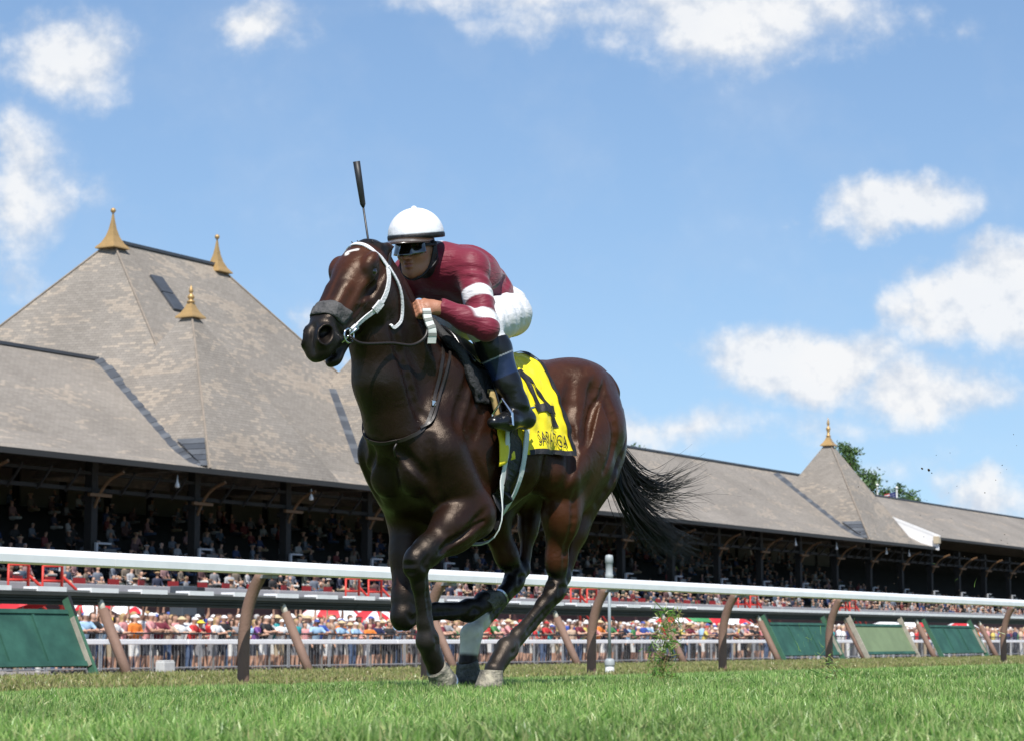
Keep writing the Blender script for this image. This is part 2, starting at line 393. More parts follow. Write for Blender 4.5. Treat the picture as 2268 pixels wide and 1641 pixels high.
# head
H0 = np.array((1.035, 0.012, 1.925)); HW, HH = 1.16, 1.14; e1 = nrm((.335, -.015, -.455)); e2 = nrm(np.cross((0, 0, 1), e1)); e3 = np.cross(e1, e2)
def HD(s_, w, h): return H0 + e1 * s_ + e2 * w * HW + e3 * h * HH
hrot = np.stack([e1, e2, e3], 1)
loft(hs, [(a_, b_ * HH, c_ * HH, d_ * HW) for (a_, b_, c_, d_) in [(-.02, .005, -.10, .05), (.03, .03, -.14, .078), (.09, .05, -.175, .094), (.15, .056, -.205, .096), (.21, .05, -.205, .083), (.28, .043, -.180, .068), (.35, .038, -.140, .058),
          (.42, .035, -.112, .054), (.48, .036, -.098, .056), (.54, .024, -.088, .057), (.585, -.006, -.075, .047), (.61, -.04, -.065, .02)]],
     H0, e1, e2, e3, p=2.5, k=.035)
for sd in (1, -1):
    hs.ell(HD(.165, .052 * sd, -.125), (.115, .050, .105), .03, hrot)                        # cheek
    hs.ell(HD(.115, .086 * sd, .010), (.055, .028, .032), .025, hrot)                         # brow
    hs.ell(HD(.150, .090 * sd, -.012), (.034, .018, .026), .018, hrot)                       # eyelids
    hs.ell(HD(.150, .112 * sd, -.012), (.020, .012, .0135), .008, hrot, sub=True)
    hs.cone(HD(.19, .076 * sd, -.026), HD(.36, .048 * sd, -.034), .017, .010, .03)          # facial crest
    hs.ell(HD(.235, .088 * sd, -.055), (.05, .012, .022), .03, hrot, sub=True)
    hs.ell(HD(.10, .10 * sd, -.04), (.04, .012, .02), .03, hrot, sub=True)                   # hollow behind the eye
    hs.cone(HD(.27, .040 * sd, .018), HD(.44, .036 * sd, .014), .012, .014, .035)             # nasal bone edge
    hs.ell(HD(.522, .044 * sd, -.004), (.056, .030, .044), .016, hrot)                       # nostril rim
    hs.ell(HD(.530, .062 * sd, .008), (.043, .034, .034), .010, hrot, sub=True); hs.ell(HD(.515, .040 * sd, .002), (.030, .026, .022), .010, hrot, sub=True)              # nostril
    hs.cone(HD(.50, .034 * sd, -.052), HD(.575, .022 * sd, -.045), .024, .024, .02)          # upper lip
hs.ell(HD(.528, 0, -.122), (.046, .036, .026), .02, hrot)                                    # chin and lower lip
hs.cone(HD(.36, 0, -.125), HD(.52, 0, -.128), .032, .026, .03)
for sd in (1, -1): hs.cone(HD(.44, .062 * sd, -.098), HD(.60, .040 * sd, -.096), .006, .013, .008, sub=True)   # open mouth
hs.cone(HD(.53, -.04, -.097), HD(.53, .04, -.097), .012, .012, .008, sub=True)
hs.cone(HD(.50, 0, .028), HD(.59, 0, -.012), .006, .008, .03, sub=True)
for sd in (1, -1):                                                                           # ears laid back
    a = HD(-.012, .045 * sd, -.03); b = a + np.array((-.085, .006 * sd, .022))
    hs.cone(a, a * .45 + b * .55, .024, .021, .02); hs.cone(a * .45 + b * .55, b, .021, .007, .012)
# legs
def limb(pts, rads, k=.03, flat=None): hs.chain(pts, rads, k, flat)
def mid(a, b, t): return np.array(a, float) * (1 - t) + np.array(b, float) * t
JT = {}
def cannon(j0, j1, back, r0=.037, r1=.032):
    back = nrm(back); a = np.array(j0, float); b = np.array(j1, float)
    limb([a, mid(a, b, .2), mid(a, b, .75), b], [r0 + .005, r0 - .006, r0 - .009, r1], .03)
    limb([a + back * .030, mid(a, b, .5) + back * .034, b + back * .020], [.024, .017, .026], .016)
def pastern(f, c, back, rf=.046, rc=.044):
    back = nrm(back); f = np.array(f, float); c = np.array(c, float)
    hs.ell(f + back * .006, (rf, rf * .88, rf), .035); hs.ell(f + back * .034, (.024, .026, .024), .02)
    limb([f, mid(f, c, .5), c], [.040, .037, rc], .03)
# left fore
sh, el, kn, ft, co = (.68, .165, 1.06), (.50, .19, .79), (.838, .145, .575), (.745, .135, .232), (.672, .135, .115)
JT['LF'] = (el, kn, ft, co)
limb([sh, el], [.11, .095], .06)
limb([el, mid(el, kn, .35), mid(el, kn, .8), kn], [.115, .094, .060, .052], .05, flat=((0, 1, 0), 1.1))
hs.ell(mid(el, kn, .22) + np.array((.03, .025, .035)), (.13, .06, .07), .04, Matrix.Rotation(R(28), 3, 'Y'))
hs.ell(mid(el, kn, .2) + np.array((0, .0, -.05)), (.11, .055, .05), .03, Matrix.Rotation(R(30), 3, 'Y'))
hs.cone(mid(el, kn, .1) + np.array((.01, .10, -.01)), mid(el, kn, .75) + np.array((0, .058, -.01)), .008, .006, .02, sub=True)
hs.ell(kn, (.052, .053, .066), .02); hs.ell(mid(kn, ft, .08) + np.array((.022, 0, 0)), (.034, .046, .04), .02)
hs.ell(np.array(kn) + np.array((-.035, 0, -.005)), (.025, .03, .035), .02)
cannon(mid(kn, ft, .12), ft, (-.96, 0, .28)); pastern(ft, co, (-.8, 0, .5))
hs.ell(np.array(co) + np.array((-.03, 0, .0)), (.03, .045, .028), .02)
# right fore, folded
sh, el, kn, ft, co = (.68, -.165, 1.06), (.47, -.17, .77), (.565, -.135, .345), (.215, -.030, .365), (.125, -.005, .405)
JT['RF'] = (el, kn, ft, co)
limb([sh, el], [.11, .095], .06)
limb([el, mid(el, kn, .35), mid(el, kn, .8), kn], [.10, .082, .056, .054], .04, flat=((0, 1, 0), 1.1))
hs.ell(mid(el, kn, .2), (.085, .06, .13), .04)
hs.ell(kn, (.058, .054, .062), .02); hs.ell(np.array(kn) + np.array((-.005, 0, -.035)), (.045, .046, .035), .02)
cannon(kn, ft, (0, 0, 1)); pastern(ft, co, (.2, 0, .95))
hs.ell(np.array(co) + np.array((.012, 0, .03)), (.028, .042, .026), .02)
# left hind
hp, sf, hk, ft, co = (-.50, .15, 1.25), (-.15, .215, 1.00), (-.235, .15, .475), (.150, .135, .200), (.245, .135, .105)
JT['LH'] = (sf, hk, ft, co)
limb([hp, sf], [.18, .115], .09); hs.ell(sf, (.085, .07, .09), .05)
limb([mid(hp, sf, .55) + np.array((-.1, 0, -.05)), mid(sf, hk, .35) + np.array((-.025, 0, 0)), mid(sf, hk, .75), np.array(hk) + np.array((0, 0, .02))], [.15, .088, .052, .046], .05, flat=((0, 1, 0), 1.2))
limb([(-.55, .16, 1.02), (-.40, .16, .75), (-.32, .15, .545)], [.12, .045, .026], .06, flat=((0, 1, 0), 1.3))   # hamstring to the point of hock
hs.ell(mid(sf, hk, .28) + np.array((-.02, .03, 0)), (.085, .06, .16), .05)
hs.ell(hk, (.052, .045, .062), .025); hs.ell((-.300, .15, .535), (.030, .028, .040), .02)
hs.cone((-.302, .15, .53), (-.20, .148, .435), .026, .028, .02)
hs.cone(mid(sf, hk, .55) + np.array((-.055, .052, 0)), np.array(hk) + np.array((-.035, .05, .045)), .010, .009, .02, sub=True)
cannon(mid(hk, ft, .08), ft, (-.55, 0, -.83), .038); pastern(ft, co, (-.9, 0, -.3), .048)
# right hind
hp, sf, hk, ft, co = (-.50, -.15, 1.25), (-.10, -.20, .97), (-.315, -.14, .53), (.075, -.12, .262), (.095, -.12, .135)
JT['RH'] = (sf, hk, ft, co)
limb([hp, sf], [.18, .115], .09); hs.ell(sf, (.085, .07, .09), .05)
limb([mid(hp, sf, .55) + np.array((-.08, 0, -.05)), mid(sf, hk, .35), mid(sf, hk, .75), np.array(hk) + np.array((0, 0, .02))], [.15, .09, .054, .046], .05, flat=((0, 1, 0), 1.2))
limb([(-.52, -.16, 1.02), (-.44, -.15, .78), (-.395, -.14, .59)], [.12, .045, .026], .06, flat=((0, 1, 0), 1.3))
hs.ell(hk, (.052, .045, .062), .025); hs.ell((-.380, -.14, .575), (.030, .028, .038), .02)
hs.cone((-.382, -.14, .57), (-.27, -.138, .49), .026, .028, .02)
cannon(mid(hk, ft, .08), ft, (-.55, 0, -.83), .038); pastern(ft, co, (-.95, 0, 0), .050)
# muscle edges: cut or raise lines at a set depth on the finished surface
def groove(pts, r=.022, depth=.010, k=.025, n=10, s=None):
    s = s or hs; P = s.snap(catmull(pts, n)); N_ = s.grad(P, .02); e = np.sin(np.linspace(.12, math.pi - .12, n))[:, None]
    s.chain(list(P + N_ * (r - depth * e)), [r] * n, k, sub=True)
def ridge(pts, r=.010, height=.005, k=.012, n=10, s=None):
    s = s or hs; P = s.snap(catmull(pts, n)); N_ = s.grad(P, .02); e = np.sin(np.linspace(.12, math.pi - .12, n))[:, None]
    s.chain(list(P - N_ * (r - height * e)), [r] * n, k)
for sd in (1, -1):
    def q3(*pp): return [(x, y * sd, z) for (x, y, z) in pp]
    groove(q3((.52, .2, 1.47), (.60, .22, 1.30), (.68, .21, 1.12)), .026, .008)             # front of the shoulder blade
    groove(q3((.42, .22, 1.42), (.47, .23, 1.28), (.56, .24, 1.10)), .022, .004)
    groove(q3((.61, .23, 1.12), (.54, .25, 1.00), (.44, .26, .88)), .022, .014)             # over the triceps
    groove(q3((.30, .26, 1.30), (.27, .27, 1.10), (.33, .27, .90), (.42, .24, .80)), .030, .009)   # behind the triceps
    groove(q3((.77, .17, 1.10), (.76, .17, .98), (.70, .15, .86)), .020, .012)
    groove(q3((.84, .03, 1.12), (.84, .10, 1.02), (.78, .17, .93)), .018, .010)
    groove(q3((-.64, .17, 1.46), (-.66, .21, 1.28), (-.58, .23, 1.08), (-.46, .22, .90)), .022, .015)   # hamstrings
    groove(q3((-.76, .10, 1.36), (-.78, .15, 1.18), (-.68, .17, .98)), .020, .011)
    groove(q3((-.38, .25, 1.45), (-.33, .27, 1.30), (-.22, .28, 1.12)), .026, .015)         # front of the thigh
    groove(q3((-.24, .25, 1.46), (-.17, .28, 1.28), (-.16, .28, 1.10), (-.08, .24, .92)), .030, .016)   # flank fold
    groove(q3((-.44, .24, 1.40), (-.46, .26, 1.22), (-.40, .26, 1.05)), .018, .009)
    groove(q3((-.55, .12, 1.55), (-.62, .16, 1.44), (-.72, .15, 1.36)), .024, .010)
    ridge(q3((.35, .26, 1.02), (.15, .28, .98), (-.05, .27, .95)), .010, .004)               # vein along the barrel
    ridge(q3((.02, .28, 1.25), (.10, .28, 1.05), (.08, .26, .90)), .05, .002, .05)
    ridge(q3((-.10, .28, 1.25), (-.03, .28, 1.05), (-.03, .26, .90)), .05, .002, .05)
    for j in range(5): groove(q3((-.24 - .025 * j, .26, 1.10 + .05 * j), (-.30 - .03 * j, .27, 1.16 + .055 * j), (-.33 - .03 * j, .25, 1.26 + .05 * j)), .012, .005, .012)   # skin folds by the flank
    groove(q3((.98, .11, 1.60), (.93, .12, 1.47), (.86, .15, 1.30), (.80, .18, 1.18)), .022, .012)   # jugular
    groove(q3((.92, .09, 1.82), (.80, .12, 1.64), (.70, .17, 1.45)), .030, .008)
    ridge(HD(.24, .10 * sd, -.07)[None] + np.array([(0, 0, 0), (.03, 0, -.03), (.07, 0, -.05)]), .006, .003, .008)
    ridge([HD(.20, .09 * sd, -.05), HD(.27, .085 * sd, -.065), HD(.33, .07 * sd, -.075), HD(.40, .06 * sd, -.06)], .007, .004, .008)   # facial vein
    groove([HD(.10, .10 * sd, -.05), HD(.17, .11 * sd, -.055), HD(.24, .10 * sd, -.06)], .016, .008, .015)
    groove([HD(.45, .05 * sd, -.02), HD(.46, .055 * sd, -.05), HD(.45, .05 * sd, -.08)], .012, .006, .012)
for L_ in ('LF', 'RF'):
    e_, k_ = np.array(JT[L_][0]), np.array(JT[L_][1]); sd = 1 if L_[0] == 'L' else -1; ax = nrm(k_ - e_); fr = nrm(np.cross((0, sd, 0), ax)) * (1 if np.cross((0, sd, 0), ax)[0] > 0 else -1); sv = np.array((0, sd, 0))
    groove([e_ + ax * .02 + sv * .10 + fr * .03, mid(e_, k_, .4) + sv * .09 + fr * .012, mid(e_, k_, .85) + sv * .06], .016, .010, .015)
    groove([e_ + ax * .06 + sv * .06 - fr * .07, mid(e_, k_, .45) + sv * .05 - fr * .06, mid(e_, k_, .85) + sv * .03 - fr * .045], .014, .008, .015)
    ridge([e_ + sv * .09 + ax * .03, mid(e_, k_, .5) + sv * .07 + fr * .03, k_ + sv * .05 - ax * .03], .006, .003, .008)
for L_ in ('LH', 'RH'):
    s_, h_ = np.array(JT[L_][0]), np.array(JT[L_][1]); sd = 1 if L_[0] == 'L' else -1; sv = np.array((0, sd, 0))
    groove([mid(s_, h_, .15) + sv * .10 + np.array((.0, 0, 0)), mid(s_, h_, .5) + sv * .08 + np.array((.01, 0, 0)), mid(s_, h_, .85) + sv * .05 + np.array((.012, 0, 0))], .016, .010, .015)
for L_, bk_ in (('LF', (-.96, 0, .28)), ('RF', (0, 0, 1)), ('LH', (-.55, 0, -.83)), ('RH', (-.55, 0, -.83))):   # tendons, joints
    k_, f_, c_ = [np.array(q_, float) for q_ in JT[L_][1:]]; bk_ = nrm(bk_); ax = nrm(f_ - k_); sv = nrm(np.cross(ax, bk_))
    for sg in (1, -1):
        groove([mid(k_, f_, .18) + bk_ * .012 + sv * sg * .05, mid(k_, f_, .5) + bk_ * .012 + sv * sg * .05, mid(k_, f_, .84) + bk_ * .008 + sv * sg * .05], .012, .007, .010)
        groove([mid(k_, f_, -.05) + bk_ * .01 + sv * sg * .06, mid(k_, f_, .04) + sv * sg * .06 - bk_ * .02, mid(k_, f_, .10) + sv * sg * .05 + bk_ * .0], .012, .006, .012)
        groove([f_ + sv * sg * .06 - bk_ * .01 - ax * .03, f_ + sv * sg * .06 + bk_ * .016, f_ + sv * sg * .06 + bk_ * .0 + ax * .03], .012, .005, .012)
    groove([k_ - bk_ * .06 + sv * .03, k_ - bk_ * .07, k_ - bk_ * .06 - sv * .03], .012, .006, .012)
    groove([mid(k_, f_, .11) - bk_ * .06 + sv * .03, mid(k_, f_, .11) - bk_ * .07, mid(k_, f_, .11) - bk_ * .06 - sv * .03], .012, .006, .012)
# ripple of veins and muscle over the skin
def ripple(s, amp, f, seed):
    r = np.random.RandomState(seed); sl, X, Y, Z = s._sl(s.lo, s.lo + s.h * s.n)
    D = 0
    for i in range(7):
        kx, ky, kz = r.normal(0, f, 3); D = D + np.sin(X * kx + r.uniform(0, 6)) * np.sin(Z * kz + Y * ky * .6 + r.uniform(0, 6))
    s.F += (amp * D / 3).astype(np.float32)
ripple(hs, .0018, 26, 4)
V, Fq = hs.surface(1)
print('horse verts', len(V))
# coat colours (pigment, with some light and shade painted in)
def ss(a, b, x): t = np.clip((x - a) / (b - a), 0, 1); return t * t * (3 - 2 * t)
def segd(P, a, b):
    a = np.array(a, float); b = np.array(b, float); ab = b - a; t = np.clip(((P - a) @ ab) / ab.dot(ab), 0, 1)
    return np.linalg.norm(P - a - t[:, None] * ab, axis=1), t
bay = np.array((.027, .0085, .0036)); dark = np.array((.0052, .0042, .0038)); muz = np.array((.013, .0110, .0102)); tan = np.array((.062, .0190, .0070))
C = np.tile(bay, (len(V), 1)); C = C * (1 + .75 * ss(.25, -.30, V[:, 0]))[:, None]  # rear half brightened in colour to stand for light on the rump
def blend(C, c, w): return C * (1 - w[:, None]) + np.array(c) * w[:, None]
C = blend(C, tan, .25 * ss(.30, .05, np.linalg.norm((V - np.array((-.15, .15, .85))) / np.array((1.2, 1, .8)), axis=1)))
C = blend(C, dark, .72 * ss(.35, .85, V[:, 0]) * ss(1.95, 1.6, V[:, 2]))           # shade painted into the coat on shoulder and neck
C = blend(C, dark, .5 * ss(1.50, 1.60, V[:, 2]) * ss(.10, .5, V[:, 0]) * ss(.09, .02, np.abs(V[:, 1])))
for kx, (e_, k_, f_, c_) in JT.items():
    t0 = .55 if kx[1] == 'F' else .70
    d1, t1 = segd(V, e_, k_); C = blend(C, dark, ss(t0, t0 + .4, t1) * ss(.16, .11, d1))
    for a, b in ((k_, f_), (f_, c_)):
        d, t = segd(V, a, b); C = blend(C, (.0055, .0048, .0046), ss(.13, .09, d))
gm = np.array((.034, .030, .027))
for kx in ('LH', 'LF'):
    d, t = segd(V, JT[kx][1], JT[kx][2]); C = blend(C, gm, .55 * ss(.07, .05, d) * ss(.15, .9, t) * (1 if kx == 'LH' else .4))
    d, t = segd(V, JT[kx][2], JT[kx][3]); C = blend(C, gm, .5 * ss(.08, .06, d) * (1 if kx == 'LH' else .3))
d, t = segd(V, mid(JT['RH'][1], JT['RH'][2], .66), JT['RH'][2]); d2, t2 = segd(V, JT['RH'][2], mid(JT['RH'][2], JT['RH'][3], .8))
C = blend(C, (.85, .79, .64), np.maximum(ss(.085, .065, d) * ss(.0, .18, t), ss(.085, .07, d2) * ss(1.0, .8, t2)))
q = ((V - H0) @ hrot) / np.array((1, HW, HH)); inhead = ss(.94, 1.0, V[:, 0]) * ss(1.30, 1.36, V[:, 2])
C = blend(C, tan * 1.05, .75 * inhead * ss(.00, .06, q[:, 0]) * ss(.44, .34, q[:, 0]) * ss(-.10, .0, q[:, 2]))
C = blend(C, dark, .6 * inhead * ss(.030, .012, np.abs(np.abs(q[:, 1]) - .028)) * ss(.16, .24, q[:, 0]) * ss(.40, .32, q[:, 0]) * ss(0, .02, q[:, 2]))
C = blend(C, muz, inhead * ss(.37, .46, q[:, 0]))
C = blend(C, muz * .8, .9 * inhead * ss(.060, .028, np.linalg.norm((q - np.array((.15, 0, -.015))) * np.array((1, 0, 1.1)), axis=1)) * ss(.055, .075, np.abs(q[:, 1])))
for sd in (1, -1):
    C = blend(C, (.004, .003, .003), inhead * ss(.046, .036, np.linalg.norm((q - np.array((.532, .050 * sd, .006))) * np.array((.8, 1, 1.0)), axis=1)))  # nostril hollow blackened, its inner shade put into the colour
C = blend(C, dark, inhead * ss(.015, .0, q[:, 0]))
star = np.minimum(np.hypot(q[:, 0] - .088, (q[:, 1] + .016) * 1.2) - .012, segd(np.stack([q[:, 0], q[:, 1], 0 * q[:, 0]], 1), (.086, -.018, 0), (.070, .022, 0))[0] - .0065)
star = np.minimum(star, np.hypot(q[:, 0] - .100, q[:, 1] + .010) - .009)
C = blend(C, (.78, .75, .70), inhead * ss(.004, -.003, star) * ss(0, .02, q[:, 2]))
for sd in (1, -1): # foam at the corner of the mouth
    dd, _ = segd(q, (.44, .05 * sd, -.095), (.56, .045 * sd, -.100)); C = blend(C, (.30, .33, .31), .6 * ss(.013, .006, dd))
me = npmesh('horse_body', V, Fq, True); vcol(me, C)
def coat_mat():
    m = mat('horse_coat', (.1, .04, .02), .36, vc=True, noise=.40, nscale=6, spec=.38)
    nt = m.node_tree; N = nt.nodes; L = nt.links; b = N['Principled BSDF']; tc = N.new('ShaderNodeTexCoord')
    b.inputs['Sheen Weight'].default_value = .0; b.inputs['Specular Tint'].default_value = (1.0, .82, .68, 1)
    mp = N.new('ShaderNodeMapping'); mp.inputs['Scale'].default_value = (90, 90, 26); L.new(tc.outputs['Object'], mp.inputs[0])
    n1 = N.new('ShaderNodeTexNoise'); n1.inputs['Scale'].default_value = 5; n1.inputs['Detail'].default_value = 6; L.new(mp.outputs[0], n1.inputs['Vector'])
    w = N.new('ShaderNodeTexNoise'); w.inputs['Scale'].default_value = 14; w.inputs['Detail'].default_value = 3; w.inputs['Distortion'].default_value = 1.2; L.new(tc.outputs['Object'], w.inputs['Vector'])
    ad = N.new('ShaderNodeMath'); ad.operation = 'MULTIPLY_ADD'; ad.inputs[1].default_value = .30; L.new(n1.outputs['Fac'], ad.inputs[0]); L.new(w.outputs['Fac'], ad.inputs[2])
    bp = N.new('ShaderNodeBump'); bp.inputs['Strength'].default_value = .40; bp.inputs['Distance'].default_value = .009; L.new(ad.outputs[0], bp.inputs['Height']); L.new(bp.outputs[0], b.inputs['Normal'])
    rr = N.new('ShaderNodeMapRange'); rr.inputs[3].default_value = .25; rr.inputs[4].default_value = .50; L.new(w.outputs['Fac'], rr.inputs[0]); L.new(rr.outputs[0], b.inputs['Roughness'])
    return m
link('body', me, coat_mat(), horse)
# eyes
m_eye = mat('horse_eye', (.006, .004, .003), .06, spec=.8, coat=1)
for sd in (1, -1):
    o = link('eye', MB().lathe([(.0001, -.019)] + [(.019 * math.cos(a), .019 * math.sin(a)) for a in np.linspace(-1.45, 1.45, 13)] + [(.0001, .019)], 20).mesh('eye', True), m_eye, horse)
    o.location = HD(.150, .0945 * sd, -.012)
# hooves with shoes
m_hoof = mat('hoof_horn', (.16, .145, .12), .6, noise=.45, nscale=22, bump=.6, bscale=60, colr2=(.30, .27, .20), detail=6)
m_hoofd = mat('hoof_horn_dark', (.055, .050, .043), .55, noise=.4, nscale=22, bump=.6, bscale=60, colr2=(.12, .11, .09))
m_shoe = mat('shoe_steel', (.55, .56, .58), .3, 1.0, noise=.2, nscale=30)
def hoof(co, fwd, dn, side, m, L=.085, rt=.050, rb=.066):
    """coronet centre, direction of the toe, direction down the hoof"""
    co = np.array(co, float); dn = nrm(dn); fwd = nrm(np.array(fwd) - dn * np.dot(fwd, dn)); sd = np.cross(dn, fwd)
    V = []; n = 28; rows = [(-.012, .97, 0), (0, 1.0, 0), (.35, 1.04, .10), (.7, 1.06, .22), (1.0, 1.08, .32)]
    for (t, g, sl) in rows:
        r = rt + (rb - rt) * max(t, 0)
        for k in range(n):
            a = 2 * math.pi * k / n; x = math.cos(a); y = math.sin(a)
            heel = 1 if x > 0 else .80
            hgt = L * t * (1 if x > 0 else 1 - .42 * x * x)
            V.append(co + fwd * (x * r * heel * 1.05 + sl * .055 * (1 if x > -.2 else .8)) + sd * (y * r * .96) + dn * (hgt - .010 * max(-x, 0) * (1 - t)))
    Fc = [(i * n + k, i * n + (k + 1) % n, (i + 1) * n + (k + 1) % n, (i + 1) * n + k) for i in range(len(rows) - 1) for k in range(n)]
    Fc += [tuple(range(n - 1, -1, -1)), tuple((len(rows) - 1) * n + k for k in range(n))]
    o = link('hoof', mesh('hoof', V, Fc, True), m, horse)
    base = [Vector(v) for v in V[-n:]]; cen = sum(base, Vector()) / n; d = Vector(dn)
    ks = [k for k in range(-10, 11)]; W = []
    for k in ks:
        p = base[k % n]; q2 = cen + (p - cen) * .72; pp = cen + (p - cen) * 1.03
        W += [pp, q2, q2 + d * .010, pp + d * .010]
    F2 = []
    for i in range(len(ks) - 1):
        for j in range(4): F2.append((i * 4 + j, i * 4 + (j + 1) % 4, (i + 1) * 4 + (j + 1) % 4, (i + 1) * 4 + j))
    F2 += [(0, 1, 2, 3), tuple((len(ks) - 1) * 4 + j for j in (3, 2, 1, 0))]
    link('horseshoe', mesh('horseshoe', W, F2), m_shoe, o)
hoof((.682, .140, .118), (.62, 0, -.78), (-.78, 0, -.62), 1, m_hoof, .085)
hoof(JT['RF'][3], (-.55, .1, -.75), (-.60, .12, .62), -1, m_hoofd, .075)
hoof((.262, .135, .100), (1, 0, .06), (.10, 0, -1), 1, m_hoof, .090, .053, .070)
hoof((.098, -.12, .138), (.9, 0, -.35), (-.3, 0, -.95), -1, m_hoofd, .090, .053, .066)
# tail and mane: tapering strands
m_hair = mat('horse_hair', (.0065, .0055, .005), .38, spec=.5, noise=.3, nscale=30)
def strands(name, paths, rads, parent, seg=4):
    V = []; Fc = []
    for P, r0 in zip(paths, rads):
        n = len(P); b = len(V); P = np.asarray(P)
        T = np.gradient(P, axis=0); T /= np.linalg.norm(T, axis=1)[:, None] + 1e-9
        A = np.cross(T, (0.3, .9, .2)); A /= np.linalg.norm(A, axis=1)[:, None] + 1e-9; B = np.cross(T, A)
        for i in range(n):
            f = i / (n - 1); r = r0 * (1 - .88 * f ** 1.5)
            for k in range(seg):
                w = 2 * math.pi * k / seg; V.append(P[i] + (A[i] * math.cos(w) + B[i] * math.sin(w)) * r)
        for i in range(n - 1):
            for k in range(seg): Fc.append((b + i * seg + k, b + i * seg + (k + 1) % seg, b + (i + 1) * seg + (k + 1) % seg, b + (i + 1) * seg + k))
    return link(name, npmesh(name, V, Fc, True), m_hair, parent)
r = np.random.RandomState(3)
paths = []; rads = []
dock = np.array((-.86, 0.02, 1.25))
def tail_strand(guide, spread, r0):
    o = r.normal(0, 1, 3); o2 = r.normal(0, 1, 3); G = np.array(guide, float); n = len(G)
    for i in range(n):
        f = i / (n - 1); G[i] += (o * .03 + o2 * spread * f * f) * (.35 + f)
    P = catmull(G, 15); L = 1 - abs(r.normal(0, .16)); P = P[:max(6, int(15 * min(1, L)))]
    ph = r.uniform(0, 6, 3); t = np.linspace(0, 1, len(P)); P = P + (np.sin(t[:, None] * 7 + ph) * .012 * t[:, None])
    paths.append(P); rads.append(r0 * r.uniform(.6, 1.2))
g_main = [(-.84, .02, 1.22), (-.92, .03, 1.16), (-.97, .06, 1.00), (-1.04, .12, .86), (-1.16, .20, .74), (-1.32, .30, .66)]
g_up = [(-.85, .02, 1.22), (-.95, .04, 1.18), (-1.04, .08, 1.07), (-1.16, .14, 1.01), (-1.28, .20, 1.05), (-1.40, .26, 1.13)]
g_mid = [(-.85, .02, 1.20), (-.95, .04, 1.12), (-1.03, .09, .98), (-1.14, .14, .93), (-1.26, .20, .92), (-1.36, .26, .86)]
for i in range(290): tail_strand(g_main, .045, .0042)
for i in range(110): tail_strand(g_up, .040, .0034)
for i in range(90): tail_strand(g_mid, .070, .0028)
strands('tail', paths, rads, horse)
paths = []; rads = []
for i in range(260):
    t = r.uniform(0, 1); a = catmull([(.50, 0, 1.55), (.64, 0, 1.62), (.82, 0, 1.765), (1.00, 0, 1.93)], 50)[int(t * 49)] + r.normal(0, .008, 3)
    a[1] -= .01
    paths.append(catmull([a, a + np.array((-.01, -.03, .012)), a + np.array((-.02, -.075, -.03)), a + np.array((-.04, -.10 - r.uniform(0, .03), -.10)), a + np.array((-.06, -.11 - r.uniform(0, .02), -.16 - r.uniform(0, .05)))], 8)); rads.append(.0035)
for i in range(50):
    a = HD(.0, r.normal(0, .02), .0) + r.normal(0, .006, 3)
    paths.append(catmull([a, a + np.array((.01, -.01, .018)), a + np.array((-.02, -.03, .016)), a + np.array((-.05, -.05, -.0))], 7)); rads.append(.003)
strands('mane', paths, rads, horse)
# ------------------------------------------------------------------ tack: straps laid on the body surface
def ribbon(P, Nn, w, th, name=None, wv=None):
    """flat strap along P with surface normals Nn"""
    P = np.asarray(P); n = len(P); T = np.gradient(P, axis=0); T /= np.linalg.norm(T, axis=1)[:, None] + 1e-9
    S = np.cross(T, Nn); S /= np.linalg.norm(S, axis=1)[:, None] + 1e-9
    ws = np.full(n, w) if wv is None else np.asarray(wv)
    V = []; Fc = []
    for i in range(n):
        a = S[i] * ws[i] / 2; V += [P[i] - a, P[i] + a, P[i] + a * .92 + Nn[i] * th, P[i] - a * .92 + Nn[i] * th]
    for i in range(n - 1):
        for j in range(4): Fc.append((i * 4 + j, i * 4 + (j + 1) % 4, (i + 1) * 4 + (j + 1) % 4, (i + 1) * 4 + j))
    Fc += [(3, 2, 1, 0), tuple((n - 1) * 4 + j for j in range(4))]
    return V, Fc
def strap(name, pts, w, th, m, parent, off=.002, n=40, snap=True, sdf=None, lift=None):
    sdf = sdf or hs; P = catmull(pts, n)
    if snap: P = sdf.snap(P, off)
    for _ in range(3): P[1:-1] = .25 * P[:-2] + .5 * P[1:-1] + .25 * P[2:]
    Nn = sdf.grad(P, .02)
    V, Fc = ribbon(P, Nn, w, th); return link(name, mesh(name, V, Fc, False), m, parent)
def cord(name, pts, r, m, parent, n=30, seg=8): return MB().tube([tuple(p) for p in catmull(pts, n)], r, seg).build(name, m, parent, True)
m_wstrap = mat('white_strap', (.72, .72, .74), .5, noise=.08, nscale=60, bump=.3, bscale=120)
m_leather = mat('dark_leather', (.018, .013, .011), .42, noise=.3, nscale=40)
m_black = mat('black_leather', (.008, .008, .009), .25, noise=.2, nscale=20, coat=.3)
m_steel = mat('bright_steel', (.75, .76, .78), .18, 1.0)
m_grey = mat('grey_noseband', (.075, .072, .072), .75, noise=.35, nscale=30, bump=.8, bscale=35)
bridle = hroot('bridle', 'white racing bridle with steel bit and grey shadow band on the horse head', 'bridle')
J = {1: HD(.055, .105, -.065), -1: HD(.055, -.105, -.065)}
strap('browband', [J[-1], HD(.03, -.085, .03), HD(.022, -.03, .06), HD(.022, .03, .06), HD(.03, .085, .03), J[1]], .020, .004, m_wstrap, bridle)
strap('headpiece', [J[-1], HD(-.02, -.07, -.075), HD(-.055, 0, -.06), HD(-.02, .07, -.075), J[1]], .022, .004, m_leather, bridle)
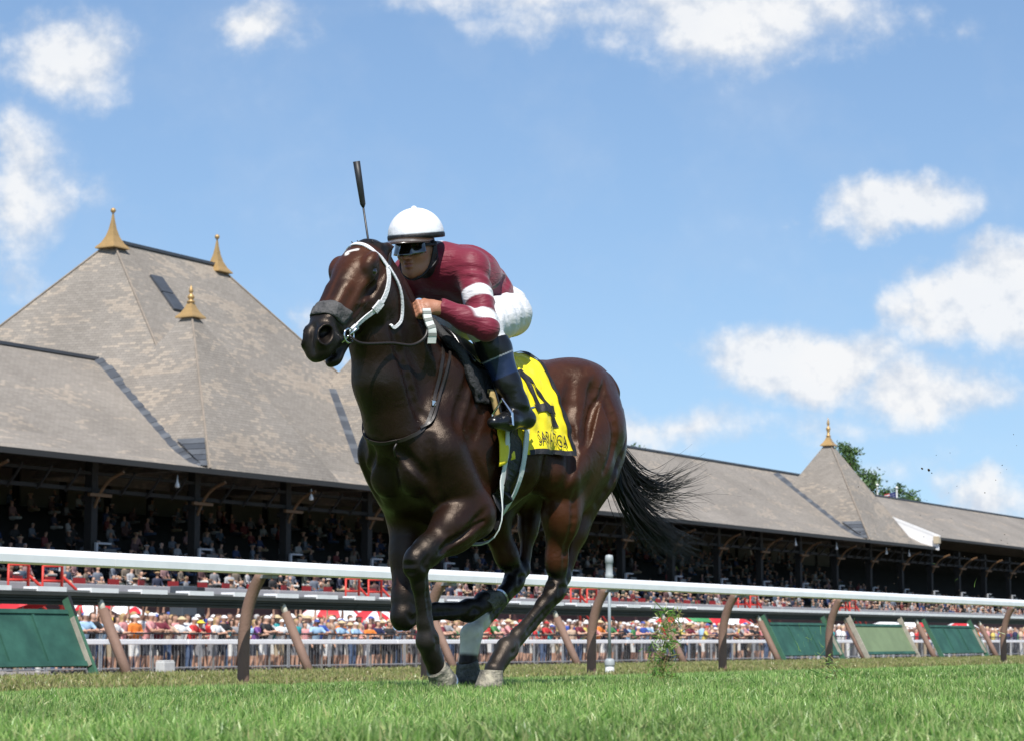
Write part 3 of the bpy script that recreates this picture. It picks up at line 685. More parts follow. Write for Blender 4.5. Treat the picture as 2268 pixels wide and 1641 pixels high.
for sd in (1, -1):
    strap('cheekpiece', [J[sd], HD(.12, .12 * sd, -.095), HD(.20, .115 * sd, -.115), HD(.30, .09 * sd, -.118), HD(.42, .07 * sd, -.098)], .022, .005, m_wstrap, bridle)
    o = strap('keeper', [HD(.225, .115 * sd, -.115), HD(.275, .10 * sd, -.118)], .034, .010, m_wstrap, bridle, n=8)
    strap('keeper', [HD(.37, .08 * sd, -.11), HD(.41, .075 * sd, -.10)], .030, .011, m_wstrap, bridle, n=8)
    c = np.array(hs.snap([HD(.435, .066 * sd, -.098)], .010)[0])
    ring = [c + hrot @ np.array((.030 * math.cos(a), 0, .030 * math.sin(a))) for a in np.linspace(0, 2 * math.pi, 25)]
    MB().tube(ring, .0045, 8, False).build('bit_ring', m_steel, bridle, True)
    MB().tube([c, c + hrot @ np.array((-.04, .012 * sd, -.008)), c + hrot @ np.array((-.075, 0, .004))], .005).build('bit_shank', m_steel, bridle, True)
bitL = np.array(hs.snap([HD(.435, .066, -.098)], .010)[0]); bitR = np.array(hs.snap([HD(.435, -.066, -.098)], .010)[0])
cord('mouthpiece', [bitR, HD(.46, -.03, -.097), HD(.465, .0, -.097), HD(.46, .03, -.097), bitL], .006, m_steel, bridle)
strap('throatlatch', [J[1], HD(.09, .12, -.17), HD(.17, .10, -.245), HD(.24, .03, -.245), HD(.24, -.03, -.245), HD(.17, -.10, -.245), HD(.09, -.12, -.17), J[-1]], .014, .005, m_wstrap, bridle, off=.006, n=60)
# shadow band over the nose
nb = []; P2 = []
for a in np.linspace(-1.75, 1.75, 26):
    for t in np.linspace(0, 1, 7): nb.append(HD(.358 + .070 * t + .012 * math.cos(a), math.sin(a) * .10, math.cos(a) * .10 - .03))
nb = hs.snap(nb, .006); nrmN = hs.grad(nb); ph = np.arange(len(nb)) % 7
nb = nb + nrmN * (.0035 * np.sin(math.pi * ph / 6))[:, None] + nrmN * (np.random.RandomState(2).uniform(-.002, .002, len(nb)))[:, None]
o = link('shadow_roll', npmesh('shadow_roll', nb, grid_faces(26, 7), True), m_grey, bridle); md = o.modifiers.new('s', 'SOLIDIFY'); md.thickness = .007
# reins
handL = np.array((.800, .155, 1.668)); handR = np.array((.785, -.065, 1.69))
cord('rein', [bitL, bitL + np.array((-.05, .03, -.03)), np.array((1.00, .13, 1.50)), np.array((.90, .165, 1.50)), np.array((.835, .185, 1.54)), np.array((.81, .18, 1.60)), handL + np.array((0, .01, -.02))], .007, m_leather, bridle)
cord('rein', [bitR, bitR + np.array((-.05, -.03, -.03)), np.array((1.00, -.13, 1.52)), np.array((.88, -.14, 1.56)), handR], .007, m_leather, bridle)
m_stripe = mat('white_rein_rubber', (.70, .71, .68), .5)
wr = catmull([handL + np.array((.015, .02, .0)), np.array((.815, .185, 1.62)), np.array((.805, .20, 1.57)), np.array((.795, .19, 1.515))], 24)
V_, F_ = ribbon(wr, np.tile(nrm((.5, .8, .2)), (24, 1)), .040, .006); link('rein_grip', mesh('rein_grip', V_, F_), m_stripe, bridle)
for k in range(4):
    seg_ = wr[2 + k * 5:5 + k * 5]; V_, F_ = ribbon(seg_ + nrm((.5, .8, .2)) * .002, np.tile(nrm((.5, .8, .2)), (len(seg_), 1)), .041, .006); link('grip_stripe', mesh('grip_stripe', V_, F_), mat('grip_grey', (.25, .26, .24), .6), bridle)
# breast girth: thin dark straps round the shoulders
yoke = hroot('breast_strap', 'thin dark leather strap hanging round the horse neck and chest', 'strap')
strap('strap', [(.70, -.18, 1.40), (.80, -.18, 1.28), (.90, -.14, 1.14), (.95, -.02, 1.07), (.93, .09, 1.07), (.86, .18, 1.13), (.79, .20, 1.24), (.72, .19, 1.38), (.66, .14, 1.52)], .016, .005, m_leather, yoke, off=.004, n=80)
strap('strap', [(.85, .19, 1.16), (.79, .21, 1.22), (.71, .20, 1.36), (.64, .16, 1.48)], .012, .005, m_leather, yoke, off=.012, n=40)
bk = hs.snap([(.775, .21, 1.28)], .012)[0]
MB().box((0, 0, 0), (.030, .008, .024)).xf(Matrix.Translation(bk)).build('buckle', m_steel, yoke, bevel=.002)
cord('strap_end', [hs.snap([(.93, .10, 1.06)], .012)[0], hs.snap([(.935, .09, 1.04)], .03)[0], hs.snap([(.925, .08, 1.0)], .02)[0]], .005, m_leather, yoke, 10)
# saddle cloth: surface sampled by rays from the barrel's axis
def wrap(x, ang, off):
    """points on the trunk at station x, angle ang (0 = up, + = left)"""
    x = np.asarray(x, float); ang = np.asarray(ang, float)
    zc = 1.17; c = np.stack([x, 0 * x, 0 * x + zc], 1); d = np.stack([0 * x, np.sin(ang), np.cos(ang)], 1)
    r = np.full(len(x), .60)
    for _ in range(40): r = r - .6 * (hs.sample(c + d * r[:, None]) - off)
    return c + d * r[:, None]
m_cloth = mat('yellow_cloth', (.80, .66, .008), .55, noise=.05, nscale=10, bump=.5, bscale=9, sheen=.1)
m_black_cloth = mat('black_cloth', (.010, .010, .012), .6, bump=.4, bscale=30)
cloth = hroot('saddle_cloth', 'yellow number four saddle cloth with black hem on the horse back', 'saddle cloth')
def cl_x(s_, t_):   # s_: 0 front..1 back ; t_ : -1..1 around; the cloth swings back towards its hem
    fr = .33 + .11 * abs(t_) ** 1.2; bkx = -.175 + .075 * np.sin(abs(t_) * 2.2) - .02 * abs(t_) ** 2
    return fr + (bkx - fr) * s_
HEM = 1.86
def cloth_pt(s_, t_, off=.012):
    s_ = np.asarray(s_, float); t_ = np.asarray(t_, float)
    x = np.array([cl_x(a, b) for a, b in zip(s_, t_)])
    P = wrap(x, t_ * (HEM + .26 * np.maximum(1 - s_ * 1.6, 0) ** 1.5 * np.abs(t_) ** 2), off)
    at = np.abs(t_); N_ = hs.grad(P, .02)
    wr_ = .0065 * np.sin(s_ * 17 + at * 9) * np.sin(at * 14 - s_ * 6) + .0038 * np.sin(s_ * 33 - at * 25) * np.sin(at * 19 + s_ * 5) + .0022 * np.sin(s_ * 51 + at * 17) + .010 * np.maximum(at - .55, 0) * np.sin(s_ * 13 + 1.0) * 2 + .018 * np.maximum(at - .82, 0) / .18
    return P + N_ * (wr_ + .006 + .055 * np.exp(-(t_ / .22) ** 2) * np.clip(s_ * 2.2, 0, 1))[:, None]
nu, nv = 60, 120
S_, T_ = np.meshgrid(np.linspace(0, 1, nu), np.linspace(-1, 1, nv), indexing='ij')
cp = cloth_pt(S_.ravel(), T_.ravel())
o = link('cloth', npmesh('cloth', cp, grid_faces(nu, nv), True), m_cloth, cloth); md = o.modifiers.new('s', 'SOLIDIFY'); md.thickness = .004; md.offset = -1
def cloth_patch(name, quad, m, n1=14, n2=14, off=.0185):
    n1, n2 = n1 * 2, n2 * 2
    """quad in (s,t): four corners, bilinear"""
    a, b, c, d = [np.array(q_) for q_ in quad]; pts = []
    for u in np.linspace(0, 1, n1):
        for v in np.linspace(0, 1, n2): pts.append((a * (1 - u) + b * u) * (1 - v) + (d * (1 - u) + c * u) * v)
    pts = np.array(pts); return link(name, npmesh(name, cloth_pt(pts[:, 0], pts[:, 1], off), grid_faces(n1, n2), True), m, cloth)
for sd in (1, -1):
    cloth_patch('hem', [(.955, .0), (1.002, .0), (1.002, sd * 1.0), (.955, sd * 1.0)], m_black_cloth, 4, 60)
    cloth_patch('hem', [(.40, sd * .965), (1.0, sd * .965), (1.0, sd * 1.0), (.40, sd * 1.0)], m_black_cloth, 40, 4)
    # the figure four
    def st(px, py): return (.50 + px * .29 + .10 * py, sd * (.25 + py * .52))     # px 0..1 front->back, py 0 top..1 bottom
    q = lambda *pp: [st(*p_) for p_ in pp]
    cloth_patch('figure', q((.10, 0), (.34, .0), (.90, .70), (.66, .70)), m_black_cloth, 6, 20)          # diagonal
    cloth_patch('figure', q((.10, 0.0), (.27, 0.0), (.27, .72), (.10, .72)), m_black_cloth, 6, 20)
    cloth_patch('figure', q((-.02, .64), (1.02, .64), (1.02, .78), (-.02, .78)), m_black_cloth, 20, 6, .0195)
    cloth_patch('figure', q((.66, .70), (.90, .70), (.92, 1.0), (.68, 1.0)), m_black_cloth, 6, 12)
def text_mesh(body, size, shear=0.0):
    cu = bpy.data.curves.new('lettering', 'FONT'); cu.body = body; cu.size = size; cu.shear = shear; cu.resolution_u = 3
    ob = bpy.data.objects.new('lettering_tmp', cu); col.objects.link(ob)
    bpy.context.view_layer.update()
    me_ = bpy.data.meshes.new_from_object(ob.evaluated_get(bpy.context.evaluated_depsgraph_get()))
    V_ = np.array([v.co[:2] for v in me_.vertices]); F_ = [tuple(p.vertices) for p in me_.polygons]
    bpy.data.objects.remove(ob); bpy.data.meshes.remove(me_); bpy.data.curves.remove(cu); return V_, F_
tv, tf = text_mesh('SARATOGA', 1.0, .25); tv = (tv - tv.min(0)) / (tv.max(0) - tv.min(0))
tp = cloth_pt(.50 + tv[:, 0] * .40, .935 - tv[:, 1] * .105 + .02 * (tv[:, 0] - .5), .024)
link('lettering', mesh('lettering', tp, tf), m_black_cloth, cloth)
for k in range(5):                                            # small spire emblem above the lettering
    a = (k - 2) * .016; cloth_patch('emblem', [(.76 + a * .4 - .002, .735), (.76 + a * .4 + .004, .735), (.76 + a * 2 + .005, .795), (.76 + a * 2 - .003, .795)], m_black_cloth, 3, 6, .021)
# saddle, girth and stirrup
saddle = hroot('saddle', 'small black racing saddle with white edged girth on the yellow cloth', 'saddle')
def saddle_sheet(name, x0, x1, a0, a1, off, m, nn=24, curve=0.0, th=.012):
    S2, T2 = np.meshgrid(np.linspace(0, 1, nn), np.linspace(a0, a1, nn * 2), indexing='ij')
    x = (x0 + (x1 - x0) * S2 + curve * np.abs(T2) ** 2).ravel(); P = wrap(x, T2.ravel(), off)
    o = link(name, npmesh(name, P, grid_faces(nn, nn * 2), True), m, saddle); md = o.modifiers.new('s', 'SOLIDIFY'); md.thickness = th; md.offset = 1; return o
m_foam = mat('tan_foam', (.42, .30, .12), .9, noise=.2, nscale=30)
m_pad = mat('black_pad', (.022, .022, .024), .7, noise=.2, nscale=40, bump=.4, bscale=90)
saddle_sheet('pad', .61, .24, -1.15, 1.15, .010, m_pad, curve=-.06, th=.014)
saddle_sheet('seat', .52, .16, -.62, .62, .026, m_black, curve=-.03, th=.014)
saddle_sheet('flap', .46, .30, .66, 1.38, .044, m_black, curve=-.02)
saddle_sheet('flap', .46, .30, -1.38, -.66, .044, m_black, curve=-.02)
saddle_sheet('foam_edge', .475, .435, .98, 1.42, .026, m_foam, curve=-.02, th=.022)
cord('pommel_roll', [wrap([.60 - .075 * abs(a) ** 2], [a], .016)[0] for a in np.linspace(-1.05, 1.05, 9)], .022, m_pad, saddle)
m_gw = mat('girth_white', (.62, .66, .64), .55, noise=.06, nscale=20)
for nm, xx, w, m, of in (('girth', .285, .125, m_black_cloth, .026), ('girth_edge', .355, .032, m_gw, .031), ('girth_edge', .215, .032, m_gw, .031)):
    an = np.linspace(-2.9, 2.9, 90); xs = xx + .06 * np.maximum(np.abs(an) - 1.5, 0)
    P = wrap(xs, an, of); 
    for _ in range(3): P[1:-1] = .25 * P[:-2] + .5 * P[1:-1] + .25 * P[2:]
    V_, F_ = ribbon(P, hs.grad(P, .02), w, .005); link(nm, mesh(nm, V_, F_), m, saddle)
for sd in (1, -1):
    stp = np.array((.465, .335 * sd, 1.180))
    MB().tube([stp + np.array(p_) for p_ in ((0, -.058 * sd, .0), (0.0, -.052 * sd, .05), (0, 0, .115), (0, .052 * sd, .05), (0, .058 * sd, .0), (0, -.058 * sd, 0))], .006).build('stirrup', m_steel, saddle)
    cord('stirrup_leather', [wrap([.38], [.9 * sd], .06)[0], wrap([.40], [1.2 * sd], .065)[0], stp + np.array((0, 0, .115))], .008, m_leather, saddle, 12)
# ------------------------------------------------------------------ the jockey
person = hroot('person', 'jockey in maroon silks and white cap crouching over the bay horse', 'jockey')
def vc_mat(name, rough, bump=0, bscale=40, spec=.5, sheen=0): return mat(name, (.5, .5, .5), rough, vc=True, noise=.07, nscale=14, bump=bump, bscale=bscale, spec=spec, sheen=sheen)
def wrinkled(m, st=.55, sc=(7, 7, 26)):
    nt = m.node_tree; N = nt.nodes; L = nt.links; tc = N.new('ShaderNodeTexCoord'); mp = N.new('ShaderNodeMapping'); mp.inputs['Scale'].default_value = sc; mp.inputs['Rotation'].default_value = (.5, .6, .2); L.new(tc.outputs['Object'], mp.inputs[0])
    n_ = N.new('ShaderNodeTexNoise'); n_.inputs['Scale'].default_value = 1.6; n_.inputs['Detail'].default_value = 4; n_.inputs['Distortion'].default_value = 1.2; L.new(mp.outputs[0], n_.inputs['Vector'])
    bp = N.new('ShaderNodeBump'); bp.inputs['Strength'].default_value = st; bp.inputs['Distance'].default_value = .02; L.new(n_.outputs['Fac'], bp.inputs['Height']); L.new(bp.outputs[0], N['Principled BSDF'].inputs['Normal']); return m
# landmarks
Hc = np.array((.672, .008, 1.972)); hf = nrm((.965, .17, -.19)); hl = nrm(np.cross((0, 0, 1), hf)); hu = np.cross(hf, hl); hR = np.stack([hf, hl, hu], 1)
def FD(f, l, u): return Hc + hf * f + hl * l + hu * u
SH = {1: np.array((.475, .165, 1.895)), -1: np.array((.485, -.165, 1.895))}
EL = {1: np.array((.560, .315, 1.600)), -1: np.array((.575, -.30, 1.60))}
WR = {1: np.array((.715, .190, 1.680)), -1: np.array((.745, -.115, 1.690))}
HP = {1: np.array((.065, .095, 1.745)), -1: np.array((.065, -.095, 1.745))}
KN = {1: np.array((.475, .235, 1.625)), -1: np.array((.475, -.235, 1.625))}
AN = {1: np.array((.360, .335, 1.285)), -1: np.array((.360, -.335, 1.285))}
TO = {1: np.array((.535, .340, 1.185)), -1: np.array((.535, -.340, 1.185))}
HE = {1: np.array((.295, .340, 1.220)), -1: np.array((.295, -.340, 1.220))}
def torso(s, g):
    s.chain([(.47, 0, 1.905), (.33, 0, 1.90), (.17, 0, 1.86), (.03, 0, 1.80)], [.125 + g, .135 + g, .122 + g, .112 + g], .06, flat=((0, 0, 1), 1.12))
    for sd in (1, -1):
        s.ell((.36, .095 * sd, 1.885), (.17, .10 + g, .125 + g), .06)
        s.chain([(.50, .03 * sd, 1.93), SH[sd]], [.085 + g, .082 + g], .05)
    s.cone((.50, 0, 1.91), (.575, 0, 1.935), .085 + g * .5, .062 + g * .5, .04)
def arms(s, g):
    for sd in (1, -1):
        s.chain([SH[sd], mid(SH[sd], EL[sd], .5), EL[sd]], [.078 + g, .060 + g, .050 + g], .03)
        s.chain([EL[sd], mid(EL[sd], WR[sd], .45), WR[sd]], [.051 + g, .050 + g, .034 + g * .8], .03)
def hips(s, g):
    s.ell((.035, 0, 1.755), (.125 + g, .128 + g, .115 + g), .05)
    for sd in (1, -1):
        s.ell((-.012, .064 * sd, 1.760), (.088 + g, .076 + g, .095 + g), .05)
        s.chain([HP[sd], mid(HP[sd], KN[sd], .5), KN[sd]], [.102 + g, .090 + g, .070 + g], .05)
def shins(s, g):
    for sd in (1, -1):
        s.chain([KN[sd], mid(KN[sd], AN[sd], .3) + np.array((-.014, .0, 0)), mid(KN[sd], AN[sd], .75), AN[sd]], [.068 + g, .066 + g, .050 + g, .044 + g], .03)
def feet(s, g):
    for sd in (1, -1):
        s.chain([AN[sd], HE[sd]], [.044 + g, .040 + g], .03)
        s.chain([HE[sd], mid(HE[sd], TO[sd], .55), TO[sd]], [.038 + g, .040 + g, .028 + g], .03, flat=((0, 0, 1), 1.1))
js = SDF((-.25, -.50, 1.10), (1.0, .50, 2.18), .0055)
torso(js, -.03); arms(js, -.022); hips(js, -.03); shins(js, -.018); feet(js, -.014)
# head and face
js.ell(FD(-.012, 0, .020), (.098, .077, .100), .03, hR); js.ell(FD(.018, 0, -.045), (.070, .060, .085), .04, hR)
js.cone((.545, 0, 1.90), FD(-.03, 0, -.05), .062, .056, .04)
js.cone(FD(.060, 0, -.108), FD(.052, 0, -.110), .026, .022, .03)                    # chin
for sd in (1, -1):
    js.cone(FD(.045, .034 * sd, -.098), FD(-.022, .062 * sd, -.060), .016, .018, .03)   # jaw
    js.ell(FD(.055, .040 * sd, -.030), (.026, .024, .020), .02, hR)                # cheekbone
    js.ell(FD(-.020, .079 * sd, -.018), (.018, .010, .032), .008, hR)              # ear
    js.ell(FD(.080, .031 * sd, .008), (.016, .017, .011), .012, hR, sub=True)      # eye hollows
js.cone(FD(.086, 0, .012), FD(.122, 0, -.036), .011, .0155, .010)                    # nose
for sd in (1, -1): js.ell(FD(.102, .013 * sd, -.041), (.013, .010, .010), .006, hR)
js.ell(FD(.087, 0, -.063), (.015, .024, .0075), .006, hR); js.ell(FD(.085, 0, -.080), (.015, .021, .0080), .006, hR)
js.cone(FD(.102, -.020, -.0715), FD(.102, .020, -.0715), .0055, .0055, .004, sub=True)
# hands closed on the reins
for sd in (1, -1):
    w = WR[sd]; pc = w + nrm(np.array((.82, .150 if sd > 0 else -.06, 1.678)) - w) * .060
    ax = nrm(pc - w); out = nrm((.15, .85 * sd, .5)); dn_ = nrm(np.cross(ax, out)) * sd; dn_ = dn_ if dn_[2] < 0 else -dn_
    js.cone(w, w + ax * .03, .027, .029, .02)
    js.chain([w + ax * .03, pc + ax * .012], [.033, .035], .02, flat=(out, 1.45))
    for k, (ln, of) in enumerate(((.036, .030), (.040, .010), (.038, -.011), (.030, -.030))):
        b0 = pc + ax * .035 + dn_ * (-of); b1 = b0 + ax * .022 + out * -.004 ; b2 = b1 + ax * .004 - out * .030; b3 = b2 - ax * .030 - out * .006
        js.chain([b0 - ax * .02, b1, b2, b3], [.0105, .0102, .0094, .0082], .006)
    t0 = w + ax * .045 - dn_ * .028; t1 = t0 + ax * .030 - dn_ * .014 - out * .012; t2 = t1 + ax * .026 + dn_ * .006 - out * .010
    js.chain([t0, t1, t2], [.014, .0115, .0095], .010)
V, Fq = js.surface(1)
C = np.tile(np.array((.40, .18, .11)), (len(V), 1)); q = (V - Hc) @ hR
inh = ss(.60, .63, V[:, 0]) * ss(1.80, 1.84, V[:, 2])
C = blend(C, (.27, .085, .065), inh * ss(.020, .010, np.linalg.norm((q - np.array((.085, 0, -.071))) * np.array((.5, .75, 1.1)), axis=1)))
C = blend(C, (.42, .165, .105), .6 * inh * ss(.05, .02, np.linalg.norm(q - np.array((.10, 0, -.03)), axis=1)))
C = blend(C, (.012, .012, .014), ss(.70, .66, V[:, 0]) * ss(1.82, 1.84, V[:, 2]) * np.maximum(ss(-.02, -.035, q[:, 0]), ss(-.09, -.115, q[:, 2]) * ss(.045, .03, q[:, 0])))
C = blend(C, (.02, .012, .008), inh * ss(.03, .00, q[:, 0]) * ss(-.02, .02, q[:, 2]))
me = npmesh('jockey_body', V, Fq, True); vcol(me, C)
link('body', me, vc_mat('skin', .48, .15, 160), person)
# maroon jersey with two white hoops on each sleeve
jj = SDF((-.15, -.50, 1.45), (.86, .50, 2.10), .0065)
torso(jj, 0); arms(jj, .004)
for sd in (1, -1):
    a, b = EL[sd], WR[sd]
    for t in (.2, .45, .7): pA = mid(SH[sd], EL[sd], t); jj.cone(pA + np.array((.06, .03 * sd, .01)), pA + np.array((-.05, .05 * sd, -.03)), .010, .006, .03)
    pA = np.array(WR[sd]); jj.cone(pA - nrm(b - a) * .03, pA, .041, .043, .012)
ripple(jj, .0018, 34, 8)
for sd in (1, -1):
    a, b = EL[sd], WR[sd]; fx = nrm(b - a); up_ = np.array((0, 0, 1.0)); sv = nrm(np.cross(fx, up_)) * sd
    a, b = SH[sd], EL[sd]; fx = nrm(b - a)
    for i, t in enumerate((.05, .20, .34, .62, .74)): pA = mid(a, b, t); groove([pA + np.array((.07, .0, .0)), pA + np.array((.02, .07 * sd, .0)) + fx * .025, pA + np.array((-.05, .06 * sd, 0)) + fx * .05], .014, .0025 + .001 * (i % 2), .016, 8, jj)
    for i in range(6): groove([(.40 - .02 * i, .14 * sd, 1.80 - .01 * i), (.30 - .035 * i, .16 * sd, 1.82 + .015 * i), (.20 - .02 * i, .13 * sd, 1.86 + .01 * i)], .016, .0035, .016, 8, jj)
    for i in range(3): groove([(.46 - .08 * i, .02 * sd, 2.03), (.40 - .07 * i, .09 * sd, 2.02), (.34 - .06 * i, .15 * sd, 1.95)], .018, .003, .02, 8, jj)
    groove([(.50, .10 * sd, 1.99), (.46, .14 * sd, 1.97), (.42, .17 * sd, 1.93), (.42, .18 * sd, 1.86)], .010, .006, .008, 10, jj)
jj.put(lambda X, Y, Z: (X - .045) * .93 + (Z - 1.80) * .36 + 0 * Y, (-.15, -.4, 1.5), (.4, .4, 2.1), .006, sub=True)   # waistline
for sd in (1, -1):                                     # hollow the cuffs
    a, b = EL[sd], WR[sd]; jj.cone(b + nrm(b - a) * .004, b + nrm(b - a) * .05, .033, .036, .006, sub=True)
V, Fq = jj.surface(1)
mar = np.array((.175, .012, .032)); C = np.tile(mar, (len(V), 1))
for sd in (1, -1):
    d, t = segd(V, SH[sd], EL[sd]); dT = V - SH[sd]; tt = dT @ nrm(EL[sd] - SH[sd]) / np.linalg.norm(EL[sd] - SH[sd])
    side = ss(.10, .13, V[:, 1] * sd) * ss(.13, .10, d)
    C = blend(C, (.72, .72, .74), side * np.maximum(ss(.40, .42, tt) * ss(.60, .58, tt), ss(.77, .79, tt) * ss(.97, .95, tt)) * ss(.66, .63, V[:, 0]))
C = blend(C, (.72, .72, .74), ss(.045, .04, np.abs(V[:, 1])) * ss(1.985, 1.995, V[:, 2]) * ss(.10, .2, V[:, 0]))
me = npmesh('jersey', V, Fq, True); vcol(me, C)
link('jersey', me, wrinkled(vc_mat('silks', .52, .12, 90, .3, .2), .32), person)
# white breeches
br = SDF((-.24, -.42, 1.45), (.60, .42, 1.98), .0065)
hips(br, .004); shins(br, .004)
br.chain([(.12, 0, 1.835), (.03, 0, 1.79)], [.098, .108], .05, flat=((0, 0, 1), 1.12))
ripple(br, .0018, 34, 5)
for sd in (1, -1):
    a, b = HP[sd], KN[sd]
    for i, t in enumerate((.15, .32, .48, .62, .74, .86)): pA = mid(a, b, t); groove([pA + np.array((.0, .03 * sd, .10)), pA + np.array((-.02 + .02 * (i % 2), .11 * sd, .02)), pA + np.array((-.05, .09 * sd, -.07))], .014, .005 + .002 * (i % 2), .014, 8, br)
    for i in range(5): groove([(.12, .10 * sd, 1.86 - .02 * i), (.0, .16 * sd, 1.84 - .03 * i), (-.09, .10 * sd, 1.84 - .045 * i)], .014, .005, .014, 8, br)
V, Fq = br.surface(1); zlim = V[:, 2].min() + .03
link('breeches', npmesh('breeches', V, Fq, True), wrinkled(mat('white_breeches', (.70, .70, .72), .5, noise=.06, nscale=10, bump=.2, bscale=60), .35, (6, 6, 16)), person)
# black boots with a dark blue band at the calf
bt = SDF((.15, -.46, 1.10), (.60, .46, 1.66), .0055)
shins(bt, .008); feet(bt, .004)
for sd in (1, -1):
    for k in range(4): pA = mid(KN[sd], AN[sd], .86 + .06 * k); bt.ell(pA + np.array((.0, 0, 0)), (.058 - .003 * k, .055, .011), .012)
    d = nrm(AN[sd] - KN[sd]); bt.ell(KN[sd] - d * .005, (.12, .12, .075), .008, sub=True)   # cut the top edge below the knee
V, Fq = bt.surface(1)
for sd in (1, -1):
    keep = V[:, 1] * sd > 0; idx = np.cumsum(keep) - 1; Fk = idx[Fq[keep[Fq[:, 0]]]]; Vk = V[keep]; C = np.tile(np.array((.007, .007, .008)), (len(Vk), 1))
    tt = (Vk - KN[sd]) @ nrm(AN[sd] - KN[sd]) / np.linalg.norm(AN[sd] - KN[sd])
    C = blend(C, (.012, .022, .060), ss(.40, .415, tt) * ss(.66, .645, tt)); C = blend(C, (.35, .38, .42), ss(.400, .405, tt) * ss(.418, .412, tt))
    me = npmesh('boot', Vk, Fk, True); vcol(me, C); link('boot', me, mat('boot_leather', (.01, .01, .01), .30, vc=True, spec=.4, coat=.15, bump=.10, bscale=30), person)
for sd in (1, -1):
    h_ = mid(AN[sd], HE[sd], .35); MB().tube([h_ + np.array((-.035, .02 * sd, 0)), h_ + np.array((-.085, .02 * sd, .012))], .006).build('spur', m_steel, person)
# cap, peak and goggles
hel = hroot('riding_helmet', 'white capped racing helmet with black band and brown peak on the jockey', 'helmet')
hc = FD(-.012, 0, .062); Rq = Matrix([list(r_) for r_ in hR])
def on_head(mb): return mb.xf(Matrix.Translation(hc) @ Rq.to_4x4())
def dome(r0, z0, z1, n=18, seg=40, f=1.0, push=0.0):
    return [(max(r0 * math.cos(a), .0005), z) for a, z in [(a, z0 + (z1 - z0) * math.sin(a)) for a in np.linspace(0, math.pi / 2, n)]]
mb = MB().lathe(dome(.126, -.005, .118), 44); mb.v = [(p[0] * 1.10, p[1] * .98, p[2]) for p in mb.v]; on_head(mb).build('cap', mat('white_cap', (.80, .80, .84), .42, bump=.35, bscale=16, noise=.03), hel, True)
mb = MB().lathe([(.116, -.022), (.1272, -.020), (.1282, -.006), (.1262, .001), (.110, .003)], 44); mb.v = [(p[0] * 1.105, p[1] * .985, p[2]) for p in mb.v]; on_head(mb).build('band', m_black_cloth, hel, True)
on_head(MB().lathe([(.012, .114), (.013, .121), (.006, .126), (.0005, .127)], 16)).build('button', mat('white_cap', (.8, .8, .84)), hel, True)
pv = []; nn = 25
for j, ext in enumerate((0.0, .35, .7, 1.0)):
    for a in np.linspace(-1.15, 1.15, nn):
        rr = .124; k = math.cos(a) ** .8; x = math.cos(a) * rr * 1.105 + ext * .085 * k; y = math.sin(a) * rr * .985
        pv.append((x, y, -.012 - ext * .026 * k - .020 * (y / .12) ** 2 * (1 - .2 * ext)))
o = on_head(MB().add(pv, [tuple(f) for f in grid_faces(4, nn)])).build('peak', mat('peak_plastic', (.045, .028, .018), .25, coat=.5), hel, True); md = o.modifiers.new('s', 'SOLIDIFY'); md.thickness = .004
gog = hroot('goggles', 'dark wraparound racing goggles under the helmet peak', 'goggles')
def face_patch(l0, l1, u0, u1, off, nu_=28, nv_=8, cut=0):
    P = []
    for a in np.linspace(l0, l1, nu_):
        for u in np.linspace(u0, u1, nv_): P.append(FD(.12 * math.cos(a), .11 * math.sin(a), u + cut * (abs(a) > .25) * 0 - (.006 * math.cos(a * 2) if u < 0 else 0)))
    P = np.array(P); c = FD(0, 0, 0)
    for _ in range(30):
        q_ = (P - Hc) @ hR; dirn = np.stack([q_[:, 0] * 1.0, q_[:, 1], 0 * q_[:, 0]], 1); dirn = (dirn / np.linalg.norm(dirn, axis=1)[:, None]) @ hR.T
        P = P - .5 * (js.sample(P) - off)[:, None] * dirn
    return P
m_lens = mat('smoked_lens', (.006, .007, .007), .05, spec=.9, coat=1.0)
P = face_patch(-.95, .95, -.026, .026, .010); o = link('lens', npmesh('lens', P, grid_faces(28, 8), True), m_lens, gog); md = o.modifiers.new('s', 'SOLIDIFY'); md.thickness = .006
P = face_patch(-1.75, 1.75, .004, .018, .008, 40, 3); o = link('strap', npmesh('strap', P, grid_faces(40, 3), True), m_black_cloth, gog); md = o.modifiers.new('s', 'SOLIDIFY'); md.thickness = .004
for sd in (1, -1):
    strap('chin_strap', [FD(-.02, .088 * sd, .03), FD(-.004, .080 * sd, -.04), FD(.02, .060 * sd, -.095), FD(.05, .025 * sd, -.132), FD(.055, 0, -.138)], .022, .005, m_black_cloth, hel, off=.003, n=24, sdf=js)
    strap('ear_strap', [FD(-.055, .085 * sd, .02), FD(-.035, .078 * sd, -.05), FD(.015, .060 * sd, -.098)], .030, .006, m_black_cloth, hel, off=.003, n=16, sdf=js)
# whip
whip = hroot('riding_whip', 'black riding whip with padded end held upright by the jockey', 'whip')
wt = np.array((.940, -.12, 2.335)); wb = np.array((.782, -.105, 1.64)); wd = nrm(wt - wb)
MB().tube([wb, wt - wd * .20], [.0065, .0045]).build('shaft', mat('whip_shaft', (.02, .02, .022), .4, noise=.3, nscale=90), whip, True)
MB().tube([wt - wd * .205, wt - wd * .19, wt - wd * .10, wt], [.006, .0125, .0145, .0160], 12).build('popper', mat('whip_pad', (.018, .018, .020), .5, noise=.4, nscale=40), whip, True)
MB().tube([wb - wd * .05, wb + wd * .16], .0105, 10).build('handle', m_black, whip, True)
